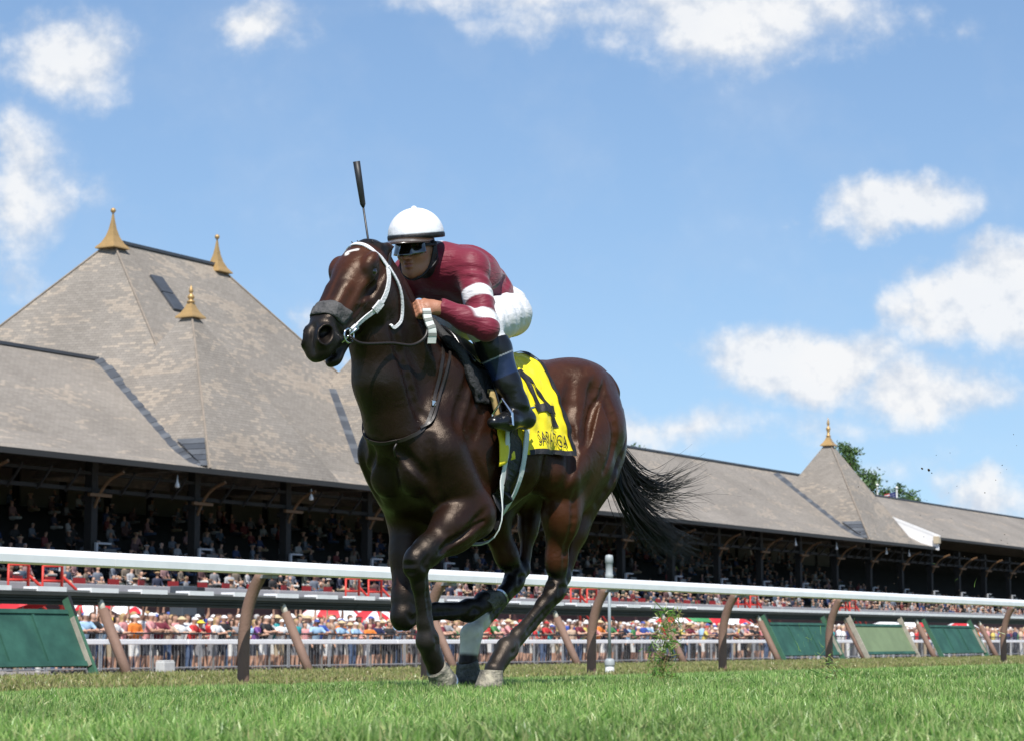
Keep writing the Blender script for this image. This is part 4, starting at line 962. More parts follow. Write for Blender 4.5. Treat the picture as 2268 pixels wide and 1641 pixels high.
# ------------------------------------------------------------------ track frame: t along the rails (away, right), n across (away, left)
VA = math.atan2((4000 - 1134) / 5000.0, math.cos(PITCH) + 0.1195 * math.sin(PITCH))
TX, TY = math.sin(VA), math.cos(VA)
def TW(t, n, z=0.0): return (TX * t - TY * n, TY * t + TX * n, z)
def t_at(u, n, v=1418.0):
    """station t where image column u crosses the line at offset n"""
    b = (820.5 - v) / 5000.0; a = (u - 1134) / 5000.0 / (math.cos(PITCH) - b * math.sin(PITCH))
    y = n / (TX - TY * a); return TX * a * y + TY * y
TROT = math.atan2(TY, TX)                    # local x -> +t, local y -> +n
def troot(name, t, n, z, label, cat, group=None, rz=0.0):
    o = empty(name, TW(t, n, z), label, cat, group); o.rotation_euler = (0, 0, TROT + rz); return o
def gz(n):
    return float(np.interp(n, [-200, 5.6, 7.0, 9.0, 10.8, 12.1, 15, 19.6, 20.6, 22.5, 43.5, 44.2, 200], [0, 0, -.04, -.105, -.150, -.195, -.215, -.24, -.36, -.80, -.82, -.75, -.75]))
def noise_ramp(m, scale, cols, detail=8, dist=0.0, stretch=(1, 1, 1), rough=.65, bump=0.0, rot=0.0):
    nt = m.node_tree; N = nt.nodes; L = nt.links; b = N['Principled BSDF']; tc = N.new('ShaderNodeTexCoord')
    mp = N.new('ShaderNodeMapping'); mp.inputs['Scale'].default_value = stretch; mp.inputs['Rotation'].default_value = (0, 0, rot); L.new(tc.outputs['Object'], mp.inputs[0])
    nz = N.new('ShaderNodeTexNoise'); nz.inputs['Scale'].default_value = scale; nz.inputs['Detail'].default_value = detail; nz.inputs['Roughness'].default_value = rough; nz.inputs['Distortion'].default_value = dist
    L.new(mp.outputs[0], nz.inputs['Vector'])
    cr = N.new('ShaderNodeValToRGB'); L.new(nz.outputs['Fac'], cr.inputs[0])
    e = cr.color_ramp.elements; e[0].position, e[0].color = cols[0][0], (*cols[0][1], 1); e[1].position, e[1].color = cols[-1][0], (*cols[-1][1], 1)
    for p_, c_ in cols[1:-1]: q_ = e.new(p_); q_.color = (*c_, 1)
    L.new(cr.outputs[0], b.inputs['Base Color'])
    if bump:
        bp = N.new('ShaderNodeBump'); bp.inputs['Strength'].default_value = bump; bp.inputs['Distance'].default_value = .03; L.new(nz.outputs['Fac'], bp.inputs['Height']); L.new(bp.outputs[0], b.inputs['Normal'])
    return m
def strip(name, n0, n1, t0, t1, m, dz=0.0, dn=.5, dt=4.0):
    ns = np.unique(np.concatenate([np.arange(n0, n1, dn), [n1]])); ts = np.unique(np.concatenate([np.arange(t0, t1, dt), [t1]]))
    V = [TW(t, n, gz(n) + dz) for n in ns for t in ts]
    return tag(link(name, npmesh(name, V, grid_faces(len(ns), len(ts))[:, ::-1], True), m), kind='structure')
m_turf = noise_ramp(mat('turf_soil', (.05, .12, .02), .95, spec=.1), 9, [(.3, (.028, .060, .012)), (.55, (.08, .15, .035)), (.75, (.14, .20, .06))], stretch=(1, 1, 1))
m_rough = noise_ramp(mat('rough_soil', (.12, .12, .05), .95, spec=.1), 1.6, [(.28, (.075, .105, .022)), (.5, (.150, .150, .052)), (.72, (.21, .155, .075))])
m_dirt = noise_ramp(mat('dirt_track', (.22, .16, .11), .95, spec=.1), 2.5, [(.3, (.16, .115, .08)), (.7, (.27, .205, .15))])
m_apron = noise_ramp(mat('apron_paving', (.3, .28, .26), .9, spec=.2), .8, [(.3, (.22, .205, .19)), (.7, (.33, .31, .29))])
g = link('ground', mesh('ground', [(-1500, -300, -1.2), (1500, -300, -1.2), (1500, 3000, -1.2), (-1500, 3000, -1.2)], [(0, 1, 2, 3)]), noise_ramp(mat('far_ground', (.1, .12, .05), .95, spec=.1), .05, [(.3, (.06, .09, .03)), (.7, (.14, .14, .07))])); tag(g, kind='structure')
strip('turf', -60, 10.9, -90, 260, m_turf); strip('rough_strip', 10.9, 20.6, -90, 260, m_rough); strip('dirt_track', 20.6, 44.2, -90, 330, m_dirt, dn=1.0); strip('apron', 44.2, 66, -90, 360, m_apron, dn=4)
# ------------------------------------------------------------------ grass blades
def leaf_mat(name, trans=.35):
    m = bpy.data.materials.new(name); m.use_nodes = True; nt = m.node_tree; N = nt.nodes; L = nt.links; N.clear()
    out = N.new('ShaderNodeOutputMaterial'); mix = N.new('ShaderNodeMixShader'); mix.inputs[0].default_value = trans
    pb = N.new('ShaderNodeBsdfPrincipled'); pb.inputs['Roughness'].default_value = .38; pb.inputs['Specular IOR Level'].default_value = .5; tr = N.new('ShaderNodeBsdfTranslucent')
    at = N.new('ShaderNodeVertexColor'); at.layer_name = 'Col'
    L.new(at.outputs[0], pb.inputs['Base Color']); L.new(at.outputs[0], tr.inputs[0]); L.new(pb.outputs[0], mix.inputs[1]); L.new(tr.outputs[0], mix.inputs[2]); L.new(mix.outputs[0], out.inputs[0]); return m
m_blade = leaf_mat('grass_blade')
gr = np.random.RandomState(11)
def blades(name, label, X, Y, H, W, pal, lean=.6):
    if lean < .7:
        cl = np.sin(X * 9.1 + 2 * np.sin(Y * 5.3)) * np.sin(Y * 7.7 + 1.5 * np.sin(X * 6.1)); H = H * (1 + .30 * cl); k_ = gr.uniform(0, 1, len(X)) > .45 * np.clip(-cl - .15, 0, 1); X, Y, H, W = X[k_], Y[k_], H[k_], W[k_]
    n = len(X); tt = X * TX + Y * TY; nn_ = -X * TY + Y * TX
    Z = np.interp(nn_, [-200, 5.6, 7.0, 9.0, 10.8, 12.1, 15, 19.6, 20.6, 22.5], [0, 0, -.04, -.105, -.150, -.195, -.215, -.24, -.36, -.80])
    a = gr.uniform(0, 2 * math.pi, n); b = gr.uniform(0, 2 * math.pi, n); ln = np.abs(gr.normal(0, lean, n)) * H
    sx, sy = np.cos(a) * W / 2, np.sin(a) * W / 2; lx, ly = np.cos(b) * ln, np.sin(b) * ln
    base = np.stack([X, Y, Z - .006], 1); side = np.stack([sx, sy, 0 * sx], 1)
    midp = base + np.stack([lx * .30, ly * .30, H * .60], 1); tip = base + np.stack([lx, ly, H * (1 - .25 * np.minimum(ln / H, 1))], 1)
    V = np.stack([base - side, base + side, midp + side * .8, midp - side * .8, tip], 1).reshape(-1, 3)
    k = np.arange(n)[:, None] * 5
    tri = np.concatenate([k + np.array([[0, 1, 2]]), k + np.array([[0, 2, 3]]), k + np.array([[3, 2, 4]])], 0)
    pal = np.array(pal); w_ = gr.uniform(0, 1, n); i0 = gr.randint(0, len(pal), n); i1 = gr.randint(0, len(pal), n)
    patch = .5 + .5 * np.sin(X * 2.1 + np.sin(Y * 1.7) * 1.5) * np.sin(Y * .9 + X * .6)
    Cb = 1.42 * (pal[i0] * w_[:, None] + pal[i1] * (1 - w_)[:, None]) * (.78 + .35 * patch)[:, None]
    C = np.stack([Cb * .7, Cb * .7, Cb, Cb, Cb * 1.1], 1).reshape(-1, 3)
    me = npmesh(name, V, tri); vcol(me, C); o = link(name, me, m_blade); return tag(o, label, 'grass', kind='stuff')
def wedge(n, y0, y1, m=.262):
    y = np.sqrt(gr.uniform(y0 ** 2, y1 ** 2, n)); return gr.uniform(-m, m, n) * y, y
GP = [(.12, .245, .04), (.19, .31, .075), (.27, .38, .12), (.085, .175, .035), (.34, .42, .17), (.38, .38, .17), (.15, .27, .055), (.22, .34, .09), (.10, .20, .04)]
Xa, Ya = wedge(62000, 4.4, 7.2); Xb, Yb = wedge(110000, 7.2, 11.5); Xc, Yc = wedge(120000, 11.5, 26)
X = np.concatenate([Xa, Xb, Xc]); Y = np.concatenate([Ya, Yb, Yc]); H_ = np.concatenate([np.full(len(Xa), .056), np.full(len(Xb), .048), np.full(len(Xc), .042)]); W_ = np.concatenate([np.full(len(Xa), .0052), np.full(len(Xb), .0058), np.full(len(Xc), .0085)])
k = (-X * TY + Y * TX) < 10.9; X, Y, H_, W_ = X[k], Y[k], H_[k], W_[k]
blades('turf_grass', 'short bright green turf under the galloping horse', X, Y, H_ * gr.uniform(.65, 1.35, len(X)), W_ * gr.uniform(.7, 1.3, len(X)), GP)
X, Y = wedge(260000, 12, 70, .26); nn_ = -X * TY + Y * TX; k = (nn_ > 10.8) & (nn_ < 20.4); X, Y = X[k], Y[k]
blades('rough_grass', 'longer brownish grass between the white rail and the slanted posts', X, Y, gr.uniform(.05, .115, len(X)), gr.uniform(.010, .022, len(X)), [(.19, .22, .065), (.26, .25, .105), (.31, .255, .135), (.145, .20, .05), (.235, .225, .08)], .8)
# ------------------------------------------------------------------ the white running rail
m_white = mat('rail_white', (.86, .86, .86), .35, noise=.09, nscale=3.5, detail=8)
m_post = mat('post_brown', (.205, .125, .092), .75, noise=.14, nscale=5, bump=.25, bscale=50)
m_postcap = mat('post_tip', (.62, .60, .50), .6)
rail = troot('running_rail', 0, 11.8, 0, 'white turf rail on curved brown posts just behind the galloping horse', 'rail')
def loc(t, n, z, root_t, root_n): return (t - root_t, n - root_n, z)
prof = [(-.062, .0), (-.062, .055), (-.048, .092), (-.02, .108), (.02, .108), (.048, .092), (.062, .055), (.062, 0), (.045, -.012), (-.045, -.012)]
RT = EYE + .702
ts = [2.0 + 3.05 * i for i in range(0, 62)]
for i in range(len(ts) - 1):
    V = [(t, p_[0], RT - .108 + p_[1]) for t in (ts[i], ts[i + 1] - .004) for p_ in prof]; n_ = len(prof)
    Fc = [(k_, (k_ + 1) % n_, n_ + (k_ + 1) % n_, n_ + k_) for k_ in range(n_)] + [tuple(range(n_ - 1, -1, -1)), tuple(range(n_, 2 * n_))]
    link('rail_length', mesh('rail_length', V, Fc), m_white, rail)
pts = []
for t in [12.7] + [t_at(u, 12.12) for u in (540, 944, 1310, 1600, 1836, 2222)] + [42.2, 46, 50, 54, 58, 62, 66, 70]:
    path = [(t, .32, gz(12.1) - .1), (t, .32, .12), (t, .315, .32), (t, .28, .52), (t, .215, .69), (t, .13, .83)]
    P = catmull(path, 16); MB().tube(P, [.054] * 16, 14).build('post', m_post, rail, True)
    MB().box((t, .07, RT - .135), (.09, .16, .03)).build('bracket', mat('bracket_grey', (.25, .25, .25), .5), rail)
# ------------------------------------------------------------------ dark beam rail with slanted posts
m_beam = mat('beam_dark', (.036, .038, .033), .6, noise=.3, nscale=3)
m_bgrey = mat('beam_grey', (.20, .20, .19), .6)
beam = troot('beam_rail', 0, 20.0, 0, 'dark boxed rail with white dashes above the slanted brown posts', 'rail')
BT = EYE + .655
for i in range(0, 36):
    t0 = 10 + i * 5.0
    mb = MB()
    for j, (zz, hh, nn2) in enumerate(((-.045, .045, 0), (-.085, .030, .02), (-.125, .030, .03), (-.165, .036, .045))): mb.box((t0 + 2.495, nn2, BT + zz), (4.99, .30 - .03 * j, hh))
    mb.box((t0 + 2.495, .06, BT - .10), (4.985, .18, .15)); mb.build('beam_length', m_beam, beam)
for i in range(0, 125):
    t0 = 14 + i * 1.06
    near = t0 < 42
    MB().box((t0 + (.28 if near else .527), -.02, BT + .016), (.56 if near else 1.05, .25, .062)).build('white_cap', m_white, beam)
    if near: MB().box((t0 + .81, -.01, BT - .002), (.50, .22, .028)).build('grey_cap', m_bgrey, beam)
PB = [t_at(u, 19.40, 1480) for u in (-180, 288, 690, 1010, 1285, 1520, 1730, 1920, 2075, 2212)] + [75, 79, 83, 87, 92, 97, 102]
for t in PB:
    a = np.array((t, -.60, gz(19.4) - .06)); b = np.array((t, -.04, .80)); d = nrm(b - a)
    p_ = MB().tube([a, a + d * .30, b - d * .17], .070, 14).build('slanted_post', m_post, beam, True)
    MB().tube([b - d * .19, b - d * .05, b - d * .01, b + d * .012], [.046, .046, .036, .012], 12).build('post_tip', m_postcap, p_, True)
# ------------------------------------------------------------------ green screens leaning on the beam rail
m_gd = mat('screen_green', (.022, .085, .062), .65, noise=.2, nscale=3, colr2=(.030, .105, .075))
m_gl = mat('screen_pale_green', (.175, .235, .125), .75, noise=.15, nscale=2.5)
m_gf = mat('screen_frame', (.05, .14, .085), .7, noise=.2, nscale=5)
m_gw2 = mat('bare_wood', (.36, .33, .27), .85, noise=.25, nscale=8)
m_scr_e = mat('black_tape', (.02, .02, .02), .6)
def screen(u0, u1, label, m, ribs, side=None, dn0=-.72, taper=0.0):
    t0, t1 = t_at(u0, 19.35, 1480), t_at(u1, 19.35, 1480)
    root = troot('green_screen', t0, 19.35, gz(19.3), label, 'screen', 'green screens leaning along the beam rail'); w = t1 - t0
    sl = math.atan2(.52, 1.02); Rm = Matrix.Rotation(-sl, 3, 'X'); hgt = 1.13
    def B(nm, c, s_, mm, par=root):
        mb = MB().box(c, s_); mb.v = [tuple(Rm @ Vector(p_)) for p_ in mb.v]; return mb.build(nm, mm, par)
    p_ = B('panel', (w / 2, 0, .16 + .40), (w - .02, .018, .80), m)
    B('top_bar', (w / 2, -.016, .94), (w - .03, .03, .06), m_gd, root); B('bottom_bar', (w / 2, -.017, .19), (w - .03, .032, .07), m_gd, root)
    for k in range(ribs): B('rib', (w * (k + 1) / (ribs + 1), -.022, .56), (.035, .026, .67), m_gd, p_)
    for s_ in (0, 1):
        sb = B('side_board', (w * s_ + (.035 if s_ else -.035), -.03, hgt / 2 - .05), (.05, .11, hgt + .1), side or m_gf)
        B('board_edge', (w * s_ + (.035 if s_ else -.035), -.0905, hgt - .12), (.046, .008, .30), m_scr_e if side is None else m_gw2, sb)
        B('board_face', (w * s_ + (.0005 if s_ else .0005), -.031, .50), (.012, .09, .70), m_gw2, sb)
screen(-150, 203, 'dark green leaning screen with one broad post, standing apart from the other three', m_gd, 3)
screen(1738, 1866, 'dark green ribbed screen left of the pale green one', m_gd, 2)
screen(1924, 2034, 'pale green leaning screen with weathered wooden sides', m_gl, 0, m_gw2)
screen(2088, 2186, 'dark green ribbed screen right of the pale green one', m_gd, 2)
# ------------------------------------------------------------------ grey sensor post
sp = troot('sensor_post', t_at(1350, 12.6), 12.6, gz(12.6), 'grey capped tube on a thin pole behind the white rail', 'post')
m_pvc = mat('pvc_grey', (.36, .39, .40), .5, noise=.05); m_pvcw = mat('pvc_white', (.62, .63, .62), .5, noise=.1)
MB().lathe([(.055, -.05), (.055, .13)], 18).build('base', m_pvcw, sp, True); MB().lathe([(.060, .13), (.062, .14), (.062, .19), (.045, .215), (.03, .22)], 18).build('base_collar', m_pvc, sp, True)
MB().lathe([(.019, .20), (.019, 1.20)], 12).build('pole', mat('pole_grey', (.30, .34, .36), .5), sp, True)
MB().lathe([(.030, 1.17), (.050, 1.185), (.050, 1.23), (.043, 1.24), (.043, 1.37), (.050, 1.375), (.050, 1.43), (.043, 1.465), (.01, 1.475)], 18).build('cap_tube', m_pvc, sp, True)
# ------------------------------------------------------------------ outer rail of the dirt track
orail = troot('outer_rail', 0, 43.4, 0, 'thin white rail along the far edge of the dirt track', 'rail')
for i in range(42): MB().box((20 + i * 6 + 2.99, 0, EYE - .035), (5.98, .10, .155)).build('rail_length', m_white, orail, bevel=.02)
for i in range(84): MB().box((20 + i * 3 + 1.5, .12, -.36), (.05, .05, .95)).build('post', m_bgrey, orail)
# ------------------------------------------------------------------ steel crowd barricades
m_bar = mat('barricade_steel', (.42, .43, .44), .42, .6, noise=.1)
m_bart = mat('barricade_top', (.055, .055, .058), .5, .3)
def frame_mesh():
    mb = MB(); mb.tube([(0.02, 0, 0.08), (.02, 0, 1.20)], .026, 6).tube([(2.38, 0, .08), (2.38, 0, 1.20)], .026, 6).tube([(0.02, 0, .14), (2.38, 0, .14)], .022, 6)
    return mb.mesh('frame')
def bars_mesh():
    mb = MB()
    for k in range(1, 13): mb.tube([(.02 + k * .1815, 0, .14), (.02 + k * .1815, 0, 1.2)], .0045, 4)
    return mb.mesh('bars')
def top_mesh(): return MB().tube([(-.02, 0, 1.215), (2.42, 0, 1.215)], .030, 6).mesh('top_tube')
fm, bm_, tm = frame_mesh(), bars_mesh(), top_mesh()
for i in range(62):
    o = troot('crowd_barricade', 44 + i * 2.46, 45.0, gz(46), 'steel crowd barricade section holding spectators back from the outer rail', 'barricade', 'steel barricades in front of the crowd')
    link('frame', fm, m_bar, o); tag(link('bars', bm_, m_bar, o), kind='stuff'); link('top_tube', tm, m_bart, o)
bx = troot('utility_box', t_at(367, 44.4), 44.4, gz(46), 'pale concrete block at the foot of the barricades', 'block')
MB().box((0, 0, .17), (.55, .35, .34)).build('block', mat('pale_concrete', (.52, .53, .52), .9, noise=.15, nscale=6), bx, bevel=.03)
MB().box((.0, -.0, .36), (.50, .31, .04)).build('lid', mat('pale_concrete2', (.58, .59, .58), .9), bx, bevel=.015)
# ------------------------------------------------------------------ the grandstand
E0 = EYE
stand = troot('grandstand', 0, 0, 0, 'long slate roofed grandstand with hipped towers and golden finials', 'grandstand')
def slate_mat(name, tanw=.5, base=((.240, .214, .184), (.290, .260, .225))):
    m = bpy.data.materials.new(name); m.use_nodes = True; nt = m.node_tree; N = nt.nodes; L = nt.links; b = N['Principled BSDF']; b.inputs['Roughness'].default_value = .8; b.inputs['Specular IOR Level'].default_value = .25
    uv = N.new('ShaderNodeUVMap'); uv.uv_map = 'UVMap'
    def brick(c1, c2, mo, off=.5):
        br_ = N.new('ShaderNodeTexBrick'); br_.offset = off; br_.inputs['Scale'].default_value = 1.0; br_.inputs['Brick Width'].default_value = .34; br_.inputs['Row Height'].default_value = .165
        br_.inputs['Mortar Size'].default_value = .008; br_.inputs['Mortar Smooth'].default_value = .3; br_.inputs['Color1'].default_value = (*c1, 1); br_.inputs['Color2'].default_value = (*c2, 1); br_.inputs['Mortar'].default_value = (*mo, 1); L.new(uv.outputs[0], br_.inputs['Vector']); return br_
    A = brick(base[0], base[1], (.13, .12, .11)); B = brick((.345, .285, .225), (.40, .335, .265), (.20, .17, .135)); Rn = brick((0, 0, 0), (1, 1, 1), (.5, .5, .5))
    def nz(s, d, dist=0.0, st=(1, 1, 1)):
        mp = N.new('ShaderNodeMapping'); mp.inputs['Scale'].default_value = st; L.new(uv.outputs[0], mp.inputs[0])
        n_ = N.new('ShaderNodeTexNoise'); n_.inputs['Scale'].default_value = s; n_.inputs['Detail'].default_value = d; n_.inputs['Distortion'].default_value = dist; L.new(mp.outputs[0], n_.inputs['Vector']); return n_.outputs['Fac']
    def M(op, a, c):
        k = N.new('ShaderNodeMath'); k.operation = op
        for i, v in enumerate((a, c)):
            if isinstance(v, (int, float)): k.inputs[i].default_value = v
            else: L.new(v, k.inputs[i])
        return k.outputs[0]
    f = M('ADD', nz(.45, 3, 1.0, (.55, 1.3, 1)), M('MULTIPLY', M('SUBTRACT', Rn.outputs['Color'], .5), .20))
    mr = N.new('ShaderNodeMapRange'); mr.inputs[1].default_value = .66 - .14 * tanw; mr.inputs[2].default_value = .70 - .14 * tanw; L.new(f, mr.inputs[0])
    mx = N.new('ShaderNodeMix'); mx.data_type = 'RGBA'; L.new(M('MULTIPLY', mr.outputs[0], .62), mx.inputs['Factor']); L.new(A.outputs['Color'], mx.inputs['A']); L.new(B.outputs['Color'], mx.inputs['B'])
    g_ = N.new('ShaderNodeMapRange'); g_.inputs[1].default_value = .3; g_.inputs[2].default_value = .7; g_.inputs[3].default_value = .84; g_.inputs[4].default_value = 1.12; L.new(nz(.16, 5), g_.inputs[0])
    sc = N.new('ShaderNodeVectorMath'); sc.operation = 'SCALE'; L.new(mx.outputs['Result'], sc.inputs[0]); L.new(g_.outputs[0], sc.inputs['Scale']); L.new(sc.outputs[0], b.inputs['Base Color'])
    bp = N.new('ShaderNodeBump'); bp.inputs['Strength'].default_value = .5; bp.inputs['Distance'].default_value = .03; L.new(Rn.outputs['Color'], bp.inputs['Height']); L.new(bp.outputs[0], b.inputs['Normal']); return m
m_slate = slate_mat('slate_tower', .75); m_slate2 = slate_mat('slate_wing', .30)
m_lead = mat('lead_flashing', (.060, .068, .082), .55, noise=.25, nscale=1.5); m_lead2 = mat('lead_flashing_pale', (.10, .11, .125), .55, noise=.25, nscale=1.5)
m_gold = mat('gilded_finial', (.50, .32, .13), .42, .35, noise=.12, nscale=3)
m_dark = mat('stand_timber', (.020, .018, .015), .8, noise=.3, nscale=1.5); m_brown = mat('bracket_timber', (.16, .085, .035), .7, noise=.2)
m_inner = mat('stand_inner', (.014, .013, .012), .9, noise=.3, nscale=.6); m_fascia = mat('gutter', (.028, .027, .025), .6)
m_maroon = mat('parapet_maroon', (.075, .028, .026), .75, noise=.2, nscale=2); m_pgrey = mat('parapet_top', (.36, .35, .36), .7, noise=.12, nscale=2); m_wpaint = mat('gable_white', (.80, .80, .80), .6, noise=.04, nscale=1)
def plane(name, P, m, parent, th=.12, sub=1):
    """planar polygon in (t,n,z); uv in metres along the eave and up the slope"""
    P = [Vector(p_) for p_ in P]; nor = Vector((0, 0, 0))
    for i in range(len(P)): nor += P[i].cross(P[(i + 1) % len(P)])
    nor.normalize()
    if nor.z < 0: P = P[::-1]; nor = -nor
    h = Vector((0, 0, 1)).cross(nor); h = h.normalized() if h.length > 1e-4 else Vector((1, 0, 0)); s = nor.cross(h)
    me = mesh(name, P, [tuple(range(len(P)))]); uvl = me.uv_layers.new(name='UVMap')
    for lp in me.loops: p_ = me.vertices[lp.vertex_index].co; uvl.data[lp.index].uv = (p_.dot(h), p_.dot(s))
    o = link(name, me, m, parent)
    if th: md = o.modifiers.new('s', 'SOLIDIFY'); md.thickness = th; md.offset = -1
    return o
roofA = empty('roof'); roofA.parent = stand
WP = [(65.0, 8.05 + E0), (66.2, 8.42 + E0), (67.6, 9.15 + E0), (75.2, 14.25 + E0)]
for (t0, t1) in ((20, 60), (60, 120), (120, 188)):
    for i in range(3): plane('roof_slope', [(t0, *WP[i]), (t1, *WP[i]), (t1, *WP[i + 1]), (t0, *WP[i + 1])], m_slate2, roofA)
    plane('roof_slope', [(t0, *WP[3]), (t1, *WP[3]), (t1, 86, 8.3 + E0), (t0, 86, 8.3 + E0)], m_slate2, roofA)
    MB().box(((t0 + t1) / 2, 75.2, 14.30 + E0), (t1 - t0, .35, .16)).build('ridge_cap', m_lead, roofA)
# lower section beyond the white gable
plane('roof_slope', [(188.1, 65.4, 8.95 + E0), (330, 65.4, 8.95 + E0), (330, 75.5, 13.55 + E0), (188.1, 75.5, 13.55 + E0)], m_slate2, roofA)
plane('roof_slope', [(188.1, 75.5, 13.55 + E0), (330, 75.5, 13.55 + E0), (330, 86, 8.95 + E0), (188.1, 86, 8.95 + E0)], m_slate2, roofA)
MB().box((259, 75.5, 13.60 + E0), (142, .35, .16)).build('ridge_cap', m_lead, roofA)
gp = [(188.05, 64.6, 7.75 + E0), (188.05, 64.6, 8.9 + E0), (188.05, 72.4, 12.05 + E0), (188.05, 72.4, 11.5 + E0), (188.05, 67.6, 9.0 + E0), (188.05, 66.2, 8.2 + E0)]
o = link('gable_panel', mesh('gable_panel', gp, [tuple(range(6))]), m_wpaint, roofA); md = o.modifiers.new('s', 'SOLIDIFY'); md.thickness = .12; md.offset = 0
MB().box((188.02, 68.4, 10.50 + E0), (.10, 8.5, .22), Matrix.Rotation(math.atan2(3.15, 7.8), 3, 'X')).build('barge_board', m_wpaint, roofA)
MB().box((188.0, 64.75, 8.65 + E0), (.5, .5, .6)).build('barge_end', mat('tan_trim', (.50, .42, .30), .7), roofA)
# big hipped roof
KB = 1.03; TB = 8.42 * KB + E0; TT = 20.55 * KB + E0   # the ridge stands a little behind the eaves line
A1, A2 = (90.2 * KB, 75.2 * KB, TT), (99.1 * KB, 75.2 * KB, TT); FL, FR, BL, BR = (84.9 * KB, 65.0 * KB, TB), (109.3 * KB, 65.0 * KB, TB), (80.0 * KB, 85.4 * KB, TB), (109.3 * KB, 85.4 * KB, TB)
big = empty('roof'); big.parent = stand
plane('roof_slope', [FL, FR, A2, A1], m_slate, big); plane('roof_slope', [BL, FL, A1], m_slate, big); plane('roof_slope', [FR, BR, A2], m_slate, big); plane('roof_slope', [BR, BL, A1, A2], m_slate, big)
MB().box((94.65 * KB, 75.2 * KB, TT + .05), (9.2, .3, .16)).build('ridge_cap', m_lead, big)
fs = math.atan2(TT - TB, 10.2 * KB)
for j in range(2): MB().box((t_at(361, 75.4, 569), 75.2 * KB - 2.0 - j * .85, TT - 2.0 * math.tan(fs) - j * .85 * math.tan(fs) + .12), (1.0, 1.25, .12), Matrix.Rotation(fs, 3, 'X')).build('roof_hatch', m_lead, big)
def hip_cap(a, b, par, r=.055): MB().tube([Vector(a) + Vector((0, 0, .06)), Vector(b) + Vector((0, 0, .06))], r, 6).build('hip_cap', mat('hip_tile', (.27, .225, .18), .8, noise=.2, nscale=3), par)
hip_cap(A1, FL, big); hip_cap(A1, BL, big); hip_cap(A2, FR, big)
def finial_big(c, par):
    k = 1.0; o = MB().lathe([(.94, -.42), (.92, -.35), (.62, -.10), (.38, .25), (.22, .65), (.12, 1.08), (.06, 1.42), (.04, 1.55)], 4).xf(Matrix.Translation(c)).build('finial', m_gold, par)
    MB().lathe([(.01, 1.52), (.11, 1.57), (.15, 1.67), (.11, 1.77), (.01, 1.82)], 14).xf(Matrix.Translation(c)).build('finial_ball', m_gold, o, True)
finial_big(A1, big); finial_big(A2, big)
def finial_small(c, par, s=1.0):
    o = MB().lathe([(.80, -.50), (.78, -.42), (.52, -.22), (.33, .02), (.20, .26), (.16, .34)], 4).xf(Matrix.Translation(c)).build('finial', m_gold, par)
    MB().lathe([(.14, .30), (.22, .34), (.20, .39), (.11, .43), (.13, .50 * s), (.19, .58 * s), (.17, .67 * s), (.08, .74 * s), (.07, .82 * s), (.12, .86 * s), (.10, .98 * s), (.05, 1.12 * s), (.01, 1.22 * s)], 14).xf(Matrix.Translation(c)).build('finial_knob', m_gold, o, True)
def tower(t0, S=11.0, zb=8.02 + E0, za=16.75 + E0, fs_=1.0, patch=True):
    r_ = empty('tower_roof'); r_.parent = stand
    a, b, c, d = (t0, 64.93, zb), (t0 + S, 64.93, zb), (t0 + S, 65 + S, zb), (t0, 65 + S, zb); ap = (t0 + S / 2, 65 + S / 2, za)
    for q_ in ((a, b), (b, c), (c, d), (d, a)): plane('roof_slope', [q_[0], q_[1], ap], m_slate, r_)
    hip_cap(ap, a, r_); finial_small(ap, r_, fs_)
    return r_
t1_ = tower(85.3); t2_ = tower(101.3); t3_ = tower(172.2, fs_=1.55); tower(46.0)
# lead valleys: small overlapping panels
def wing_z(n): return float(np.interp(n, [p_[0] for p_ in WP], [p_[1] for p_ in WP]))
def tower_left(t0, t): return 8.02 + E0 + (t - t0) * (16.75 - 8.02) / 5.5
nA = np.array(A1) - np.array(FL); nB = np.array(BL) - np.array(FL); nL = np.cross(nA, nB)
def big_left(t, n): return FL[2] - (nL[0] * (t - FL[0]) + nL[1] * (n - FL[1])) / nL[2]
def valley(height, n0, n1, tlo, thi, par, k):
    P = []
    for n in np.linspace(n0, n1, k + 1):
        lo, hi = tlo, thi
        for _ in range(40):
            mt = (lo + hi) / 2
            if height(mt, n) < wing_z(n): lo = mt
            else: hi = mt
        P.append(Vector((lo, n, wing_z(n) + .10)))
    for i in range(k):
        d = P[i + 1] - P[i]; c = (P[i] + P[i + 1]) / 2; x = d.normalized(); up = Vector((-.55, -.35, .8)); y = up.cross(x).normalized(); z = x.cross(y)
        Rm = Matrix((x, y, z)).transposed(); MB().box(c + z * (.02 if i % 2 else .0), (d.length * 1.02, .62, .07), Rm).build('flashing_panel', m_lead if i % 3 else m_lead2, par)
valley(lambda t, n: max(tower_left(85.3, t) if n < 76 and t - 85.3 < 5.5 and tower_left(85.3, t) < 8.42 + E0 + (n - 65) * (16.75 - 8.42) / 5.5 + 3 else 0, big_left(t, n)), 65.4, 75.0, 76, 92, roofA, 30)
valley(lambda t, n: tower_left(172.2, t), 65.4, 74.6, 165, 180, roofA, 26)
def bigfront(n): return TB + (n - 65 * KB) * (TT - TB) / (10.2 * KB)
for (tt0, hf_, n0_, n1_) in ((101.3, bigfront, 67.6, 71.4),):
    k = 16; P = [Vector((tt0 + (hf_(n) - 8.42 - E0) / (8.33 / 5.5), n, hf_(n) + .10)) for n in np.linspace(n0_, n1_, k + 1)]
    for i in range(k):
        d = P[i + 1] - P[i]; c = (P[i] + P[i + 1]) / 2; x = d.normalized(); up = Vector((-.4, -.6, .7)); y = up.cross(x).normalized(); z = x.cross(y)
        MB().box(c, (d.length * 1.02, .55, .07), Matrix((x, y, z)).transposed()).build('flashing_panel', m_lead if i % 3 else m_lead2, roofA)
